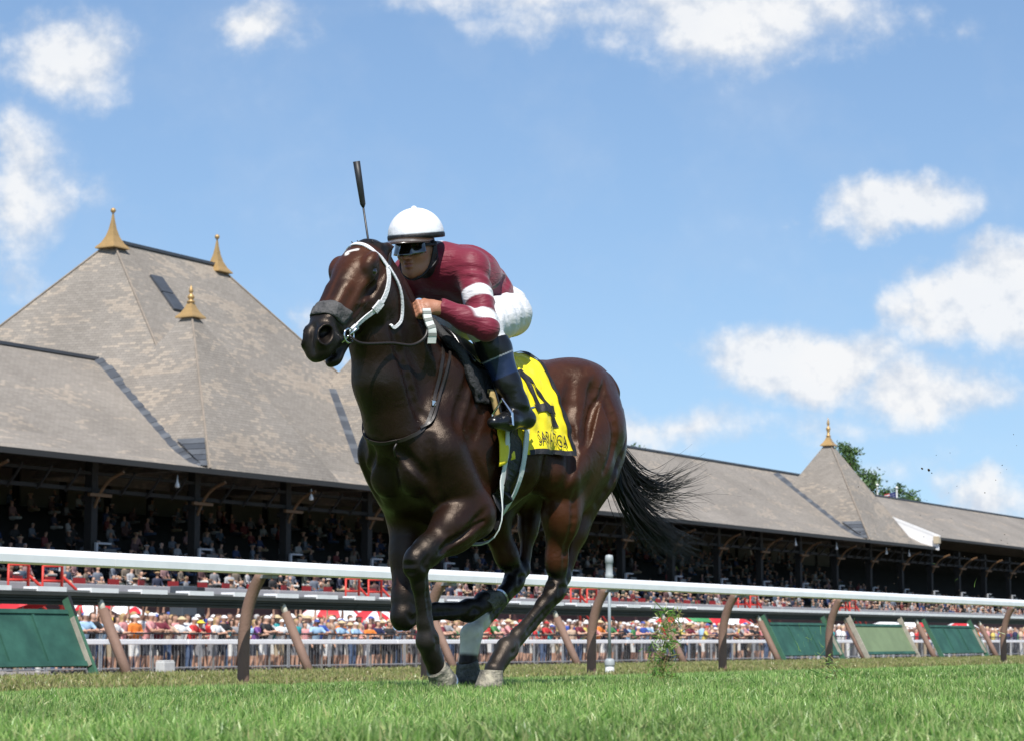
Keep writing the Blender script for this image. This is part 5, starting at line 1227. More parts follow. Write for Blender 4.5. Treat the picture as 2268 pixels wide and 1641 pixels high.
for t0 in (85.3, 172.2):     # lead apron at the foot of the front hip
    for k in range(5):
        def lp(f, w): return (t0 + 5.5 * f - .07, 65 + 5.5 * f + w * (.15 + 8.5 * f), 8.02 + E0 + 8.73 * f + .05)
        f0, f1 = .015 + .033 * k, .015 + .033 * (k + 1) - .003
        o = link('flashing_panel', mesh('flashing_panel', [lp(f0, 0), lp(f0, 1), lp(f1, 1), lp(f1, 0)], [(0, 1, 2, 3)]), m_lead if k % 2 else m_lead2, roofA); md = o.modifiers.new('s', 'SOLIDIFY'); md.thickness = .05
# gutter, columns, brackets
for t0 in range(20, 188, 8): MB().box((t0 + 4, 64.98, 7.93 + E0), (8 if t0 < 180 else 8, .22, .26)).build('gutter', m_fascia, stand)
for t0 in range(188, 330, 10): MB().box((t0 + 5.2, 65.3, 8.86 + E0), (10, .22, .22)).build('gutter', m_fascia, stand)
CT = [t_at(425, 67.0) + 7.55 * i for i in range(-7, 24)]
colm = MB().box((0, 0, 4.0), (.42, .42, 8.6)).box((0, 0, 6.6), (.62, .62, .25)).box((0, 0, .3), (.6, .6, .6)).mesh('column')
armP = [(0, -.2, 6.2), (0, -.55, 6.9), (0, -1.1, 7.45), (0, -1.85, 7.75)]
armm = MB().tube(catmull(armP, 8), .075, 6).mesh('bracket'); armt = MB().tube([(-.1 + 0, -.25, 6.6), (-.6, -.3, 7.2), (-1.3, -.3, 7.6)], .08, 6).tube([(.1, -.25, 6.6), (.6, -.3, 7.2), (1.3, -.3, 7.6)], .08, 6)
smb = MB().tube(catmull([(0, .3, 6.85), (0, .05, 7.1), (0, -.35, 7.55), (0, -.55, 7.85)], 8), .06, 6).mesh('bracket')
crossm = MB().box((0, -.5, 6.75), (1.5, .16, .14)).mesh('cross_beam')
hangm = MB().lathe([(.0, .0), (.10, .02), (.12, .10), (.05, .30), (.02, .60)], 10).mesh('lamp', True)
for i, t in enumerate(CT):
    if t > 325: break
    c_ = link('column', colm, m_dark, stand); c_.location = (t, 67.0, 0)
    b_ = link('bracket', armm, m_brown, c_); x_ = link('cross_beam', crossm, m_brown, c_)
    for k in range(1, 4): s_ = link('bracket', smb, m_brown if k == 2 else m_dark, stand); s_.location = (t + 7.55 * k / 4, 66.6, 0)
    q_ = link('speaker_box', MB().box((0, -.35, 4.35), (.12, .12, .55)).box((.55, -.35, 4.6), (.9, .10, .08)).mesh('speaker_box'), mat('fitting_grey', (.42, .43, .44), .5), c_)
    q_ = link('monitor', MB().box((.75, -.3, 4.05), (.85, .5, .62)).mesh('monitor'), mat('monitor_dark', (.05, .055, .06), .4), c_)
lampw = mat('lamp_white', (.72, .72, .70), .5)
for u in (393, 690, 1850, 2010, 1760, 1960): l_ = link('hanging_lamp', hangm, lampw, stand); l_.location = (t_at(u, 65.4, 1050), 65.4, 7.05 + E0)
for t0 in range(20, 320, 10):
    MB().box((t0 + 5, 66.9, 7.0), (9.98, .16, .18)).build('truss_chord', m_dark, stand); MB().box((t0 + 5, 66.9, 7.75), (9.97, .14, .14)).build('truss_chord', m_dark, stand)
# tiers, rear wall, parapets
for i in range(16):
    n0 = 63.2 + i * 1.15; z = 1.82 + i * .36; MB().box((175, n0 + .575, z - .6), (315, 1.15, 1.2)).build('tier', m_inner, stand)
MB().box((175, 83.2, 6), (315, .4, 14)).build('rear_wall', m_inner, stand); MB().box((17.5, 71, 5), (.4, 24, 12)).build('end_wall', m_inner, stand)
m_win = mat('rear_panel', (.16, .15, .125), .9, noise=.15, nscale=.5)
for i in range(-8, 20):
    t = 58 + i * 7.55
    for k in range(2): MB().box((t + 1.8 + 3.75 * k, 82.9, 8.4), (3.1, .12, 2.0)).build('rear_panel', m_win, stand)
MB().box((175, 62.6, .40), (315, .5, 4.0)).build('front_wall', m_maroon, stand)
for i in range(28):
    t = CT[0] + 7.55 * i
    MB().box((t + 3.77, 62.25, 2.38), (7.2, .36, .42)).build('parapet_cap', m_pgrey, stand, bevel=.03)
    MB().box((t + 3.9, 62.28, .80), (5.6, .12, .22)).build('ledge', m_pgrey, stand)
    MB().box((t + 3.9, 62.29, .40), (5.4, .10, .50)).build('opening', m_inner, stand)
# ------------------------------------------------------------------ red stair railings before the parapet
m_red = mat('railing_red', (.62, .045, .030), .5)
def stair(u, s=1.0):
    t = t_at(u, 61.2, 1300)
    r_ = troot('stair_railing', t, 61.2, gz(57), 'red tubular stair railing against the maroon parapet', 'railing', 'red stair railings along the grandstand front')
    for k, dx in enumerate((0, 2.0)):
        mb = MB(); z0 = 2.62
        mb.tube([(dx - 1.15, 0, z0 + 1.35), (dx, 0, z0 + 1.35), (dx, 0, z0 - .9)], .065, 6); mb.tube([(dx - 1.15, 0, z0 + .75), (dx, 0, z0 + .75)], .05, 6)
        mb.tube([(dx + .03, 0, z0 + .95), (dx + 2.2, 0, z0 - .35)], .06, 6); mb.tube([(dx + .03, 0, z0 + .25), (dx + 2.0, 0, z0 - .95)], .055, 6); mb.tube([(dx - 1.15, 0, z0 + 1.35), (dx - 1.15, 0, z0 - .2)], .05, 6)
        mb.build('rail_frame', m_red, r_, True)
    MB().box((1.0, .25, .9), (4.5, .3, .12)).build('step_edge', m_inner, r_)
for u in (62, 795, 1285, 1650, 1872): stair(u)
# ------------------------------------------------------------------ loudspeaker on a stand
ls = troot('loudspeaker', t_at(413, 46.6), 46.6, gz(46), 'dark pair of speaker boxes on a pole above the crowd', 'speaker')
MB().box((-.20, 0, 2.28), (.78, .55, 1.0)).build('cabinet', mat('speaker_grey', (.07, .085, .10), .6), ls, bevel=.03); MB().box((.50, .06, 2.28), (.45, .5, .96)).build('cabinet', mat('speaker_black', (.018, .018, .02), .5), ls, bevel=.03)
MB().tube([(0, 0, 0), (0, 0, 1.85)], .035, 8).build('pole', m_black_cloth, ls)
for a in (0, 2.1, 4.2): MB().tube([(0, 0, .5), (.5 * math.cos(a), .5 * math.sin(a), .0)], .02, 6).build('leg', m_black_cloth, ls)
# ------------------------------------------------------------------ trees, flag and poles behind the roof
m_leaf = leaf_mat('pine_needles', .2); m_bark = mat('bark', (.09, .065, .045), .9, noise=.3, nscale=6)
def tree(u, vtop, n, w, h, label, seed, conic=1.0, cnt=2600, name='pine_tree'):
    t = t_at(u, n, vtop); p = TW(t, n); depth = p[1]; ztop = EYE + (1418 - vtop) / 5000.0 * depth * 1.0
    r_ = empty(name, (p[0], p[1], -.75), label, 'tree', 'trees behind the grandstand roof'); rr = np.random.RandomState(seed); H = ztop + .75
    MB().tube([(0, 0, 0), (.1, .05, H * .5), (0, 0, H * .97)], [.42, .25, .04], 8).build('trunk', m_bark, r_, True)
    V = []; Fc = []; C = []
    nb = int(34 * h / 10) + 10
    for b in range(nb):
        f = rr.uniform(0, 1) ** .8; z = H - h * f; rad = w * (.10 + .90 * f ** .75) * rr.uniform(.45, 1.25) * conic; a = rr.uniform(0, 6.283)
        for k in range(cnt // nb):
            s_ = rr.uniform(.1, 1) ** .6; c_ = np.array((math.cos(a) * rad * s_, math.sin(a) * rad * s_, z + .30 * rad * s_ * .5)) + rr.normal(0, .30 + .10 * rad, 3) * np.array((1, 1, .6))
            d1 = rr.normal(0, 1, 3); d1 /= np.linalg.norm(d1); d2 = rr.normal(0, 1, 3); d2 -= d1 * d1.dot(d2); d2 /= np.linalg.norm(d2); sz = rr.uniform(.10, .24)
            i = len(V); V += [c_ - d1 * sz, c_ + d2 * sz * .5, c_ + d1 * sz, c_ - d2 * sz * .5]; Fc.append((i, i + 1, i + 2, i + 3))
            cc = np.array((.085, .150, .045)) * rr.uniform(.5, 1.6); C += [cc] * 4
    me = npmesh('crown', V, Fc); vcol(me, C); link('crown', me, m_leaf, r_)
tree(1882, 976, 90, 3.7, 8.5, 'tall pine standing up behind the roof beside the gilded tower', 1, cnt=5200)
tree(1932, 1046, 90, 2.0, 5.0, 'low pine branch tip right of the tall pine behind the roof', 2, cnt=1800)
tree(1962, 1077, 96, 1.4, 4, 'small pine top left of the flag', 5, cnt=1000); tree(1992, 1078, 96, 1.6, 4, 'small pine top right of the flag', 6, cnt=1200); tree(2020, 1088, 96, 1.6, 4, 'lowest pine top farthest along the ridge from the tall pine', 7, cnt=1200)
tree(1418, 993, 84, 2.2, 2.5, 'leafy treetop just showing over the roof near the horse tail', 8, cnt=900, name='leafy_tree')
def pole(u, vtop, n, label, nm='pole'):
    t = t_at(u, n, vtop); p = TW(t, n); z = EYE + (1418 - vtop) / 5000.0 * p[1]
    r_ = empty(nm, (p[0], p[1], -.75), label, 'pole'); MB().tube([(0, 0, 0), (0, 0, z + .75)], .09, 8).build('shaft', m_white, r_); MB().lathe([(.01, z + .70), (.16, z + .80), (.16, z + .95), (.01, z + 1.05)], 10).build('knob', m_white, r_, True); return r_, z
pole(1943, 1078, 88, 'white pole with round knob behind the roof left of the flag', 'white_pole')
fp, fz = pole(1986, 1084, 88, 'white flagpole carrying the striped flag behind the roof', 'flagpole')
fl = empty('flag', (fp.location.x, fp.location.y, fz - 1.9), 'red and white striped flag with blue canton on the flagpole', 'flag')
V = []; Fc = []
def flp(a, b): return (-a * 1.9 + .0, .12 * math.sin(a * 7), 1.6 * b - .45 * a)
m_fr = mat('flag_red', (.45, .02, .03), .7); m_fw = mat('flag_white', (.72, .72, .72), .7); m_fb = mat('flag_blue', (.02, .03, .14), .7)
for k in range(13):
    A_ = [flp(a, b) for a in np.linspace(.03, 1, 9) for b in ((k) / 13, (k + 1) / 13)]; link('stripe', npmesh('stripe', A_, grid_faces(9, 2), True), m_fr if k % 2 == 0 else m_fw, fl)
A_ = [tuple(np.array(flp(a, b)) + np.array((0, -.012, 0))) for a in np.linspace(.03, .42, 6) for b in (6 / 13, 1.0)]; cn = link('canton', npmesh('canton', A_, grid_faces(6, 2), True), m_fb, fl)
for i in range(3):
    for j in range(4):
        c_ = np.array(flp(.09 + .085 * j, .54 + .15 * i)) + np.array((0, -.022, 0)); a_ = .045
        link('star', mesh('star', [tuple(c_ + np.array((math.cos(q_) * (a_ if k % 2 == 0 else a_ * .4), -.0, math.sin(q_) * (a_ if k % 2 == 0 else a_ * .4)))) for k, q_ in enumerate(np.linspace(math.pi / 2, math.pi / 2 + 2 * math.pi, 11)[:-1])], [tuple(range(10))]), m_fw, cn)
# ------------------------------------------------------------------ spectators
cr = random.Random(21)
SHIRT = [('white', (.75, .75, .74), 7), ('red', (.52, .03, .03), 5), ('orange', (.70, .20, .03), 3), ('pink', (.68, .30, .30), 6), ('royal blue', (.04, .09, .38), 4), ('light blue', (.33, .50, .68), 4), ('teal', (.03, .32, .34), 2), ('yellow', (.62, .50, .12), 1), ('grey', (.30, .30, .31), 4), ('black', (.02, .02, .022), 5), ('maroon', (.16, .02, .035), 3), ('green', (.06, .22, .07), 2), ('purple', (.16, .06, .26), 2), ('beige', (.58, .42, .30), 6), ('navy', (.02, .025, .08), 4)]
PANT = [('khaki shorts', (.40, .32, .21), 1), ('white shorts', (.68, .68, .66), 1), ('black trousers', (.025, .025, .028), 0), ('blue jeans', (.07, .11, .20), 0), ('grey shorts', (.22, .22, .23), 1), ('dark shorts', (.04, .045, .06), 1)]
HEAD = [('bare brown hair', (.075, .04, .022), 0), ('dark hair', (.018, .012, .01), 0), ('blond hair', (.38, .26, .12), 0), ('grey hair', (.40, .39, .38), 0), ('a white cap', (.74, .74, .73), 1), ('a straw hat', (.55, .43, .25), 2), ('a blue cap', (.05, .09, .32), 1), ('a red cap', (.45, .03, .03), 1), ('a yellow hat', (.70, .55, .05), 2)]
SKIN = [(.50, .29, .20), (.56, .33, .23), (.43, .24, .16), (.20, .10, .065), (.60, .36, .26)]
POSE = ['leaning on', 'standing behind', 'with one arm raised behind', 'with folded arms behind']
def person_geo(pose, shorts, hat, seed):
    """a coarse figure 1.7 m tall, x along the fence, -y towards the track; returns vertices, faces and a body region per vertex"""
    s = SDF((-.62, -.62, -.03), (.62, .40, 2.32), .043); lean = -.14 if pose == 0 else -.02; rr = random.Random(seed)
    hip = np.array((0, .02, .90)); ch = np.array((0, lean, 1.32)); hd = np.array((0, lean - .03, 1.58))
    for sd in (1, -1):
        kx = .10 * sd; s.chain([(kx, .02, .88), (kx * 1.15, 0, .48), (kx * 1.2, .03, .06)], [.105, .075, .055], .03); s.chain([(kx * 1.2, .03, .045), (kx * 1.3, -.12, .04)], [.05, .045], .02)
    s.chain([hip, mid(hip, ch, .5), ch], [.155, .150, .165], .05, flat=((0, 1, 0), 1.3))
    s.chain([(-.16, lean, 1.40), (.16, lean, 1.40)], [.085, .085], .04); s.cone((0, lean, 1.42), hd, .065, .06, .03); s.ell(hd + np.array((0, 0, .035)), (.082, .098, .122), .02)
    for sd in (1, -1):
        sh_ = np.array((.20 * sd, lean, 1.39))
        if pose == 0: el_, wr_ = np.array((.30 * sd, lean - .18, 1.20)), np.array((.10 * sd, lean - .36, 1.22))
        elif pose == 2 and sd == 1: el_, wr_ = np.array((.30, lean - .08, 1.66)), np.array((.27, lean - .14, 1.95))
        elif pose == 3: el_, wr_ = np.array((.27 * sd, lean - .05, 1.12)), np.array((-.06 * sd, lean - .23, 1.18))
        else: el_, wr_ = np.array((.28 * sd, lean + .03, 1.10)), np.array((.27 * sd, lean - .10, .86))
        s.chain([sh_, el_, wr_], [.066, .052, .042], .03); s.ell(wr_ + (wr_ - el_) * .22, (.045, .045, .05), .02)
    if hat == 1: s.ell(hd + np.array((0, 0, .085)), (.098, .112, .075), .01); s.cone(hd + np.array((-.05, -.13, .085)), hd + np.array((.05, -.13, .085)), .034, .034, .02, flat=((0, 0, 1), 1.4))
    elif hat == 2: s.ell(hd + np.array((0, 0, .09)), (.10, .112, .09), .01); s.ell(hd + np.array((0, 0, .075)), (.19, .20, .035), .01)
    else: s.ell(hd + np.array((0, .03, .065)), (.098, .10, .105), .02); 
    if hat == 0 and seed % 2: s.cone(hd + np.array((0, .06, .05)), hd + np.array((0, .08, -.16)), .09, .07, .03)
    V, Fq = s.surface(1); z = V[:, 2]; reg = np.zeros(len(V), int)                     # 0 skin 1 shirt 2 trousers 3 head cover 4 shoes
    d = [np.array((.20 * q, lean, 1.39)) for q in (1, -1)]
    reg[(z > .98) & (z < 1.475)] = 1
    armd = np.minimum(*[np.linalg.norm(V - q, axis=1) for q in d]); far = (np.abs(V[:, 0]) > .205) | (V[:, 1] < lean - .17); reg[(reg == 1) & far & (armd > .20)] = 0; reg[(z > 1.475) & (np.abs(V[:, 0]) > .14) & (armd < .2)] = 1
    leg = (z <= .98) & (np.abs(V[:, 0]) < .235); reg[leg] = 2
    if shorts: reg[leg & (z < .50)] = 0
    reg[z < .10] = 4
    hz = hd[2]; hh = (z > hz + (.055 if hat else .02)) & (np.hypot(V[:, 0], V[:, 1] - hd[1]) < .24); fr_ = V[:, 1] - hd[1]
    if hat == 0: hh = (np.hypot(V[:, 0], V[:, 1] - hd[1]) < .17) & ((z > hz + .10) | ((fr_ > -.005) & (z > hz - (.18 if seed % 2 else .06))))
    reg[hh & (z > 1.36)] = 3
    return V, Fq, reg
GEO = {}
for p_ in range(4):
    for sh_ in (0, 1):
        for ht in (0, 1, 2):
            for sd_ in ((0, 1) if ht == 0 else (0,)): GEO[(p_, sh_, ht, sd_)] = person_geo(p_, sh_, ht, sd_)
def wchoice(L): 
    tot = sum(x[2] for x in L); k = cr.uniform(0, tot)
    for x in L:
        k -= x[2]
        if k <= 0: return x
    return L[-1]
spots = []
for row in range(6):
    t = 46 + row * .2
    while t < 196:
        t += cr.uniform(.40, .66); n = 45.45 + row * .62 + cr.uniform(-.12, .14)
        x, y, _ = TW(t, n); u = 1134 + 5000 * x / y
        if u < 130 or u > 2330: continue
        if row and cr.random() < .12: continue
        spots.append((y + row * 9, t, n, row))
spots.sort()
m_people = mat('people', (.5, .5, .5), .75, vc=True, noise=.10, nscale=9)
def colours(reg, V, shirt, pant, head, skin, g):
    pal = np.array([skin, shirt, pant, head, g]); C = pal[reg]; return C
MCACHE = {}
seen = {}
for k, (dd, t, n, row) in enumerate(spots[:300]):
    sh_ = wchoice(SHIRT); pa = PANT[cr.randrange(6)]; he = HEAD[cr.choice([0, 0, 0, 1, 1, 2, 2, 3, 4, 4, 4, 5, 6, 7] * 3 + [8])]; po = 0 if (row == 0 and cr.random() < .72) else cr.choice([1, 1, 3, 2] if row else [1, 3]); sk = SKIN[cr.choice([0, 0, 1, 1, 2, 3, 4])]
    sdx = cr.randrange(2) if he[2] == 0 else 0; V, Fq, reg = GEO[(po, pa[2], he[2], sdx)]
    me = npmesh('person', V, Fq, True); vcol(me, colours(reg, V, sh_[1], pa[1], he[1], sk, (.06, .06, .06)))
    label = '%s shirt, %s, %s, person %s barricade' % (sh_[0], pa[0], he[0], (['leaning on', 'standing behind', 'waving behind', 'arms folded behind'][po]) if row == 0 else ('waving in crowd behind' if po == 2 else 'in crowd behind'))
    o = link('person', me, m_people); o.location = TW(t, n, gz(46)); sc = cr.uniform(.93, 1.08) * (1.0 if row == 0 else 1.0 + .015 * row); o.scale = (sc * cr.uniform(.95, 1.1), sc, sc); o.rotation_euler = (0, 0, TROT + cr.uniform(-.5, .4))
    tag(o, label, 'person', 'spectators along the barricades')
# everyone else: a crowd too dense to count, and the rows of the grandstand
def simple_people(P, seated, seedn, bright=1.0):
    rr = np.random.RandomState(seedn); V = []; Fc = []; C = []
    seg = 6; prof = [(.17, 0.0), (.20, .28), (.23, .52), (.13, .60), (.06, .63), (.10, .70), (.105, .80), (.07, .88), (.01, .91)] if seated else [(.13, 0), (.17, .85), (.19, 1.05), (.24, 1.36), (.13, 1.45), (.065, 1.48), (.095, 1.54), (.105, 1.65), (.075, 1.73), (.01, 1.76)]
    for (x, y, z) in P:
        b = len(V); s_ = rr.uniform(.92, 1.1); sh_ = SHIRT[rr.randint(len(SHIRT))][1]; sk = SKIN[rr.randint(5)]; he = HEAD[rr.choice([0, 0, 1, 1, 2, 3, 4, 4, 5])][1]; pa = PANT[rr.randint(6)][1]; ph = rr.uniform(0, 6)
        for i, (r_, h) in enumerate(prof):
            f = i / (len(prof) - 1)
            for k in range(seg):
                a = ph * 0 + 2 * math.pi * k / seg; fl = 1.0 if i >= len(prof) - 5 else .62
                V.append((x + (math.cos(a) * r_ * TX - math.sin(a) * r_ * fl * TY) * s_, y + (math.cos(a) * r_ * TY + math.sin(a) * r_ * fl * TX) * s_, z + h * s_))
                top = len(prof) - 1 - i
                C.append(he if top <= 1 else (he if top == 2 and math.sin(a) > .3 else sk) if top <= 4 else (sh_ if (seated or i >= 2) else pa))
        for i in range(len(prof) - 1):
            for k in range(seg): Fc.append((b + i * seg + k, b + i * seg + (k + 1) % seg, b + (i + 1) * seg + (k + 1) % seg, b + (i + 1) * seg + k))
    return V, Fc, C
P = [TW(t, n, gz(46)) for (_, t, n, r_) in spots[300:]]
for row in range(5):
    t = 40
    while t < 200: t += cr.uniform(.5, 1.3); P.append(TW(t, 49.6 + row * .9 + cr.uniform(-.3, .3), gz(46)))
V, Fc, C = simple_people(P, False, 3); me = npmesh('crowd', V, Fc, True); vcol(me, C); tag(link('crowd', me, m_people), 'dense mass of standing racegoers behind the front rows', 'crowd', kind='stuff')
SHADE_CLOTHES = [(.40, .40, .41), (.14, .16, .20), (.06, .06, .065), (.025, .03, .06), (.10, .05, .05), (.16, .13, .10), (.06, .09, .13), (.02, .02, .022), (.26, .15, .15), (.05, .06, .05), (.15, .025, .025), (.03, .05, .13), (.03, .03, .035), (.20, .20, .21)]  # clothing darkened so the shade under the stand roof sits in the colour
def seated_geo(v):
    s = SDF((-.42, -.55, -.05), (.42, .35, 1.02), .058)
    tw = (-.08, 0, .08)[v % 3]; s.chain([(0, .05, .08), (0, .05, .30), (tw * .3, .02, .46)], [.16, .155, .16], .04, flat=((0, 1, 0), 1.25)); s.chain([(-.17, .02, .52), (.17, .02, .52)], [.075, .075], .03); s.ell((tw, -.01, .76), (.085, .10, .12), .01); s.cone((tw * .5, 0, .56), (tw, 0, .70), .06, .055, .02)
    for sd in (1, -1):
        s.chain([(.20 * sd, .02, .50), (.26 * sd, -.05, .26), ((.10 if v % 2 else .20) * sd, -.26, .20 + (.16 if v == 2 and sd > 0 else 0))], [.06, .05, .045], .03); s.chain([(.10 * sd, .0, .06), (.12 * sd, -.40, .07)], [.09, .075], .03)
    if v >= 3: s.ell((tw, -.01, .82), (.16, .17, .04), .01)
    V, Fq = s.surface(1); z = V[:, 2]; reg = np.full(len(V), 1); reg[z < .14] = 2; reg[(V[:, 1] < -.16) & (z > .13) & (z < .5)] = 0; reg[z > .60] = 0; reg[(z > .60) & ((z > .83) | (V[:, 1] > .015))] = 3
    return V, Fq, reg
SG = [seated_geo(v) for v in range(5)]
rr_ = np.random.RandomState(5); VV = []; FF = []; CC = []; nv_ = 0
for i in range(15):
    n0 = 63.75 + i * 1.15; z = 1.82 + i * .36; t = 30; full = i < 5
    while t < 300:
        t += cr.uniform(.55, 1.25) * (1 if i < 7 else 1.7)
        if cr.random() > (.72 if i < 4 else .42): continue
        V, Fq, reg = SG[rr_.randint(5)]; a_ = TROT + cr.uniform(-.5, .4); c_, s_ = math.cos(a_), math.sin(a_); x_, y_, z_ = TW(t, n0 + cr.uniform(-.1, .25), z + cr.uniform(.25, .45)); k_ = cr.uniform(.92, 1.08)
        if not full and t > 190: continue
        VV.append(np.stack([x_ + (V[:, 0] * c_ - V[:, 1] * s_) * k_, y_ + (V[:, 0] * s_ + V[:, 1] * c_) * k_, z_ + V[:, 2] * k_], 1)); FF.append(Fq + nv_); nv_ += len(V)
        pal = np.array([SKIN[rr_.randint(5)], np.array(SHADE_CLOTHES[rr_.randint(len(SHADE_CLOTHES))]), PANT[rr_.randint(6)][1], HEAD[rr_.choice([0, 0, 1, 1, 2, 3, 4, 5])][1]]); CC.append(pal[reg])
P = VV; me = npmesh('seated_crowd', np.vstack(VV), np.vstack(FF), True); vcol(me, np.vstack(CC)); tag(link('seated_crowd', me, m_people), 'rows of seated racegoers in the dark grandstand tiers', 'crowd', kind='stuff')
print('people', len(spots), len(P))
# red chairs in the front boxes
m_chair = mat('chair_red', (.30, .02, .02), .6)
chm = MB().box((0, 0, .45), (.44, .44, .05)).box((0, .2, .75), (.44, .05, .55)).tube([(-.19, -.19, 0), (-.19, -.19, .45)], .02, 5).tube([(.19, -.19, 0), (.19, -.19, .45)], .02, 5).tube([(-.19, .19, 0), (-.19, .19, .9)], .02, 5).tube([(.19, .19, 0), (.19, .19, .9)], .02, 5)
cb = [MB().box((0, 0, .45), (.44, .44, .05)).mesh('seat'), MB().box((0, -.2, .74), (.62, .06, .62)).mesh('backrest')]
lg = [MB().tube([(sx * .19, sy * .19, 0), (sx * .19, sy * .19, .43)], .02, 5).mesh('leg') for sx in (1, -1) for sy in (1, -1)]
for i in range(44):
    t = 62 + i * 2.05 + cr.uniform(-.3, .3); o = troot('box_chair', t, 63.35, 1.82, 'red chair in the front boxes behind the grey parapet', 'chair', 'red chairs in the front boxes', cr.uniform(-.3, .3))
    for m_ in cb: link(m_.name.split('.')[0], m_, m_chair, o)
    for m_ in lg: link('leg', m_, m_chair, o)
# umbrellas
m_ur = mat('umbrella_red', (.60, .025, .035), .6); m_uw = mat('umbrella_white', (.76, .76, .76), .6); m_ug = mat('umbrella_green', (.05, .25, .09), .6)
def umbrella(u, v, n, label, ca, cb_, r=1.25, tilt=(0, 0), rot=0.0):
    t = t_at(u, n, v); p = TW(t, n); z = EYE + (1418 - v) / 5000.0 * p[1] + .30
    o = empty('umbrella', (p[0], p[1], z), label, 'umbrella', 'umbrellas over the crowd'); o.rotation_euler = (tilt[0], tilt[1], rot)
    for k in range(8):
        a0, a1 = 2 * math.pi * k / 8, 2 * math.pi * (k + 1) / 8; V = [(0, 0, 0)]; rows = 5
        V = []
        for i in range(rows + 1):
            f = i / rows; rr_ = r * math.sin(f * 1.25) / math.sin(1.25); zz = -r * .46 * (1 - math.cos(f * 1.25)) / (1 - math.cos(1.25))
            for j in range(4):
                a = a0 + (a1 - a0) * j / 3; sg = -.05 * f * math.sin(math.pi * j / 3); V.append((max(rr_, .005) * math.cos(a) * (1 + sg), max(rr_, .005) * math.sin(a) * (1 + sg), zz))
        link('canopy_panel', npmesh('canopy_panel', V, grid_faces(rows + 1, 4), True), ca if k % 2 else cb_, o)
    MB().tube([(0, 0, .12), (0, 0, -2.2)], .022, 6).build('pole', m_bar, o)
US = [(180, 1352, 'red and white umbrella beside the left screen post', m_ur, m_uw, .9, (.5, -.4)), (735, 1352, 'broad red and white umbrella nearest the curved post and the dark speaker boxes', m_ur, m_uw, 1.3, (.1, 0)), (300, 1362, 'white and red umbrella tilted beside the speaker boxes', m_ur, m_uw, .9, (.3, .3)), (832, 1366, 'red and white umbrella tilted low beside the horse foreleg', m_ur, m_uw, 1.1, (.35, -.3)),
      (1497, 1374, 'red and white umbrella at a slanted post tip beside the mostly red one', m_ur, m_uw, 1.5, (.15, 0)), (1562, 1373, 'mostly red umbrella between two red and white ones', m_ur, m_ur, 1.6, (.1, .1)), (1640, 1381, 'red and white umbrella right of the mostly red one', m_ur, m_uw, 1.5, (.25, -.1)),
      (2008, 1388, 'red and white umbrella between the pale green and dark green screens', m_ur, m_uw, 1.6, (.2, .2)), (2142, 1390, 'red and white umbrella right of the dark green screen', m_ur, m_uw, 1.6, (.2, -.2)), (1530, 1371, 'green umbrella behind the red ones', m_ug, m_ug, 1.2, (.1, 0)), (1960, 1386, 'pale umbrella showing above the pale green screen', m_uw, m_uw, 1.5, (.1, 0)), (40, 1336, 'red umbrella above the green screen', m_ur, m_ur, 1.2, (.3, .2))]
for i, (u, v, lb, a, b, r_, tl) in enumerate(US): umbrella(u, v, 50.5, lb, a, b, r_, tl, i * .37)
# ------------------------------------------------------------------ turf and clods thrown up by the hooves
dr = np.random.RandomState(9)
def at_px(u, v, Y):
    b = (820.5 - v) / 5000.0; a = (u - 1134) / 5000.0; c_, s_ = math.cos(PITCH), math.sin(PITCH); r_ = np.array((a, c_ - b * s_, s_ + b * c_)); return np.array((0, 0, EYE)) + r_ * (Y / r_[1])
m_clod = mat('turf_soil_clod', (.045, .030, .018), .95, noise=.4, nscale=40)
def divot(u, v, Y, n, spread, label, h=.30):
    c = at_px(u, v, Y); o = empty('flying_divot', tuple(c), label, 'divot', 'grass divots kicked up behind the horse')
    V = []; Fc = []; C = []
    for k in range(n):
        f = dr.uniform(-1, 1); p = np.array((dr.normal(0, .028) + .02 * math.sin(f * 3), dr.normal(0, .03), f * h)) * np.array((spread, spread, 1)); L_ = dr.uniform(.025, .075); w = dr.uniform(.0015, .0032)
        d = dr.normal(0, 1, 3); d[2] = abs(d[2]) * (1 if dr.rand() < .6 else -1); d /= np.linalg.norm(d); s_ = np.cross(d, dr.normal(0, 1, 3)); s_ /= np.linalg.norm(s_); bend = dr.normal(0, .3, 3) * L_
        i = len(V); V += [p - s_ * w, p + s_ * w, p + d * L_ * .55 + s_ * w + bend * .3, p + d * L_ * .55 - s_ * w + bend * .3, p + d * L_ + bend]; Fc += [(i, i + 1, i + 2), (i, i + 2, i + 3), (i + 3, i + 2, i + 4)]
        cc = np.array([(.16, .34, .05), (.25, .40, .09), (.34, .33, .12), (.10, .24, .04), (.30, .24, .10)][dr.randint(5)]); C += [cc] * 5
    me = npmesh('grass_blades', V, Fc); vcol(me, C); tag(link('grass_blades', me, m_blade, o), kind='stuff')
    bm = bmesh.new(); bmesh.ops.create_icosphere(bm, subdivisions=2, radius=.022)
    for vv in bm.verts: vv.co *= 1 + .35 * dr.normal(); vv.co.z *= .7
    me = bpy.data.meshes.new('soil'); bm.to_mesh(me); bm.free(); s_ = link('soil', me, m_clod, o); s_.location = (.01, 0, -h * .3)
divot(1472, 1432, 12.6, 620, 1.25, 'tall ragged clump of torn grass flying behind the hooves', .21)
divot(1832, 1492, 12.4, 120, 1.6, 'smaller torn grass tuft just above the turf away from the hooves', .10)
divot(1475, 1510, 12.6, 160, 1.1, 'torn grass tuft at the turf below the tall flying clump', .06)
cm = []
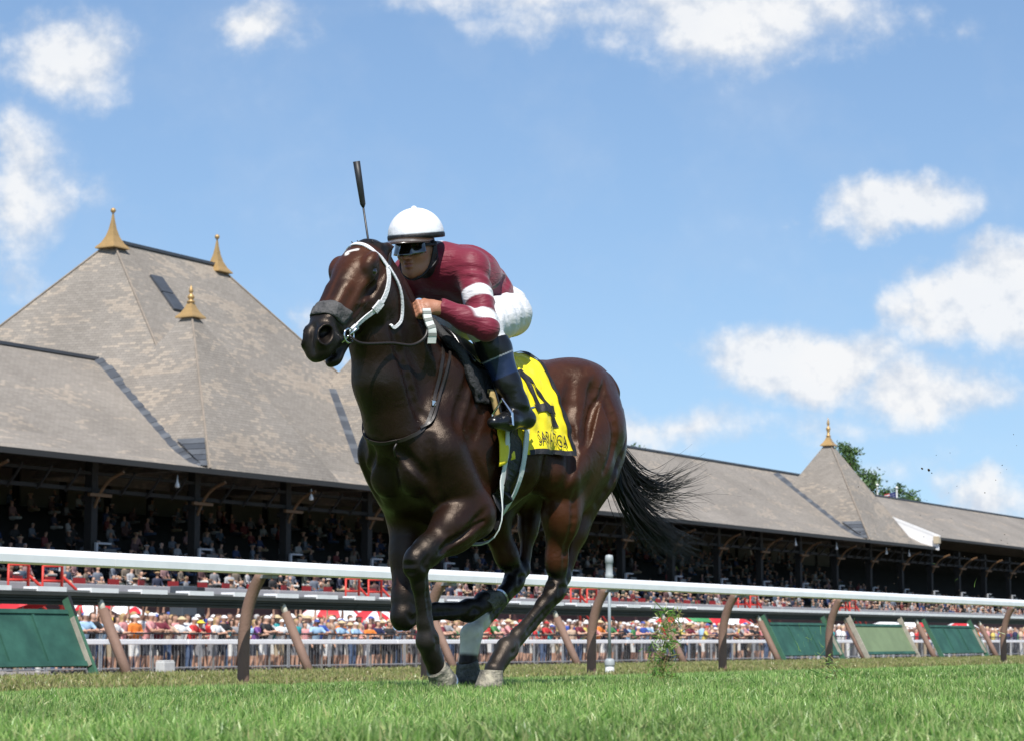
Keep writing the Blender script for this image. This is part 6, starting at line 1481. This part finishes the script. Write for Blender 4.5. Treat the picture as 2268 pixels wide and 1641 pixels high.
for k in range(6):
    bm = bmesh.new(); bmesh.ops.create_icosphere(bm, subdivisions=1, radius=1.0)
    for vv in bm.verts: vv.co *= 1 + .28 * dr.normal()
    me = bpy.data.meshes.new('clod'); bm.to_mesh(me); bm.free(); me.materials.append(m_clod); cm.append(me)
for k in range(50):
    if k == 0: u, v, s_ = 2056, 1040, .010
    elif k == 1: u, v, s_ = 2043, 1037, .006
    else: u = 2268 - abs(dr.normal(0, 230)); v = dr.uniform(960, 1400); s_ = dr.uniform(.0014, .0034)
    Y = dr.uniform(11.8, 14.5); o = link('dirt_clod', cm[k % 6]); o.location = tuple(at_px(u, v, Y)); o.scale = (s_ * dr.uniform(.7, 1.5), s_, s_ * dr.uniform(.6, 1.3)); o.rotation_euler = tuple(dr.uniform(0, 6, 3))
    o = tag(o, 'larger dark dirt clod flying against the sky' if k == 0 else ('tiny dark dirt clod flying beside the larger one' if k == 1 else 'tiny speck of dark dirt flying behind the horse'), 'clod', 'dirt specks kicked up by the hooves')
gm_ = []
for k in range(5):
    V = []; bend = dr.normal(0, .4, 3); L_ = .05
    for i in range(4):
        f = i / 3; p = np.array((L_ * (f - .5), bend[0] * L_ * f * f * .6, bend[1] * L_ * f * f * .6)); V += [p + np.array((0, .0016 * (1 - f * .8), 0)), p - np.array((0, .0016 * (1 - f * .8), 0))]
    me = npmesh('blade', V, [(2 * i, 2 * i + 1, 2 * i + 3, 2 * i + 2) for i in range(3)]); vcol(me, [(.24, .38, .09)] * len(V)); me.materials.append(m_blade); gm_.append(me)
for k in range(46):
    if k < 30: u, v = 1790 + dr.normal(0, 60), 1440 + dr.normal(0, 45)
    else: u, v = dr.uniform(1500, 2250), dr.uniform(1240, 1420)
    o = link('flying_grass_blade', gm_[k % 5]); o.location = tuple(at_px(u, v, dr.uniform(11.5, 13.5))); o.rotation_euler = tuple(dr.uniform(0, 6, 3)); q_ = dr.uniform(.5, 1.1); o.scale = (q_, q_, q_)
    tag(o, 'loose green grass blade flying above the turf behind the horse', 'grass blade', 'loose grass blades in the air')
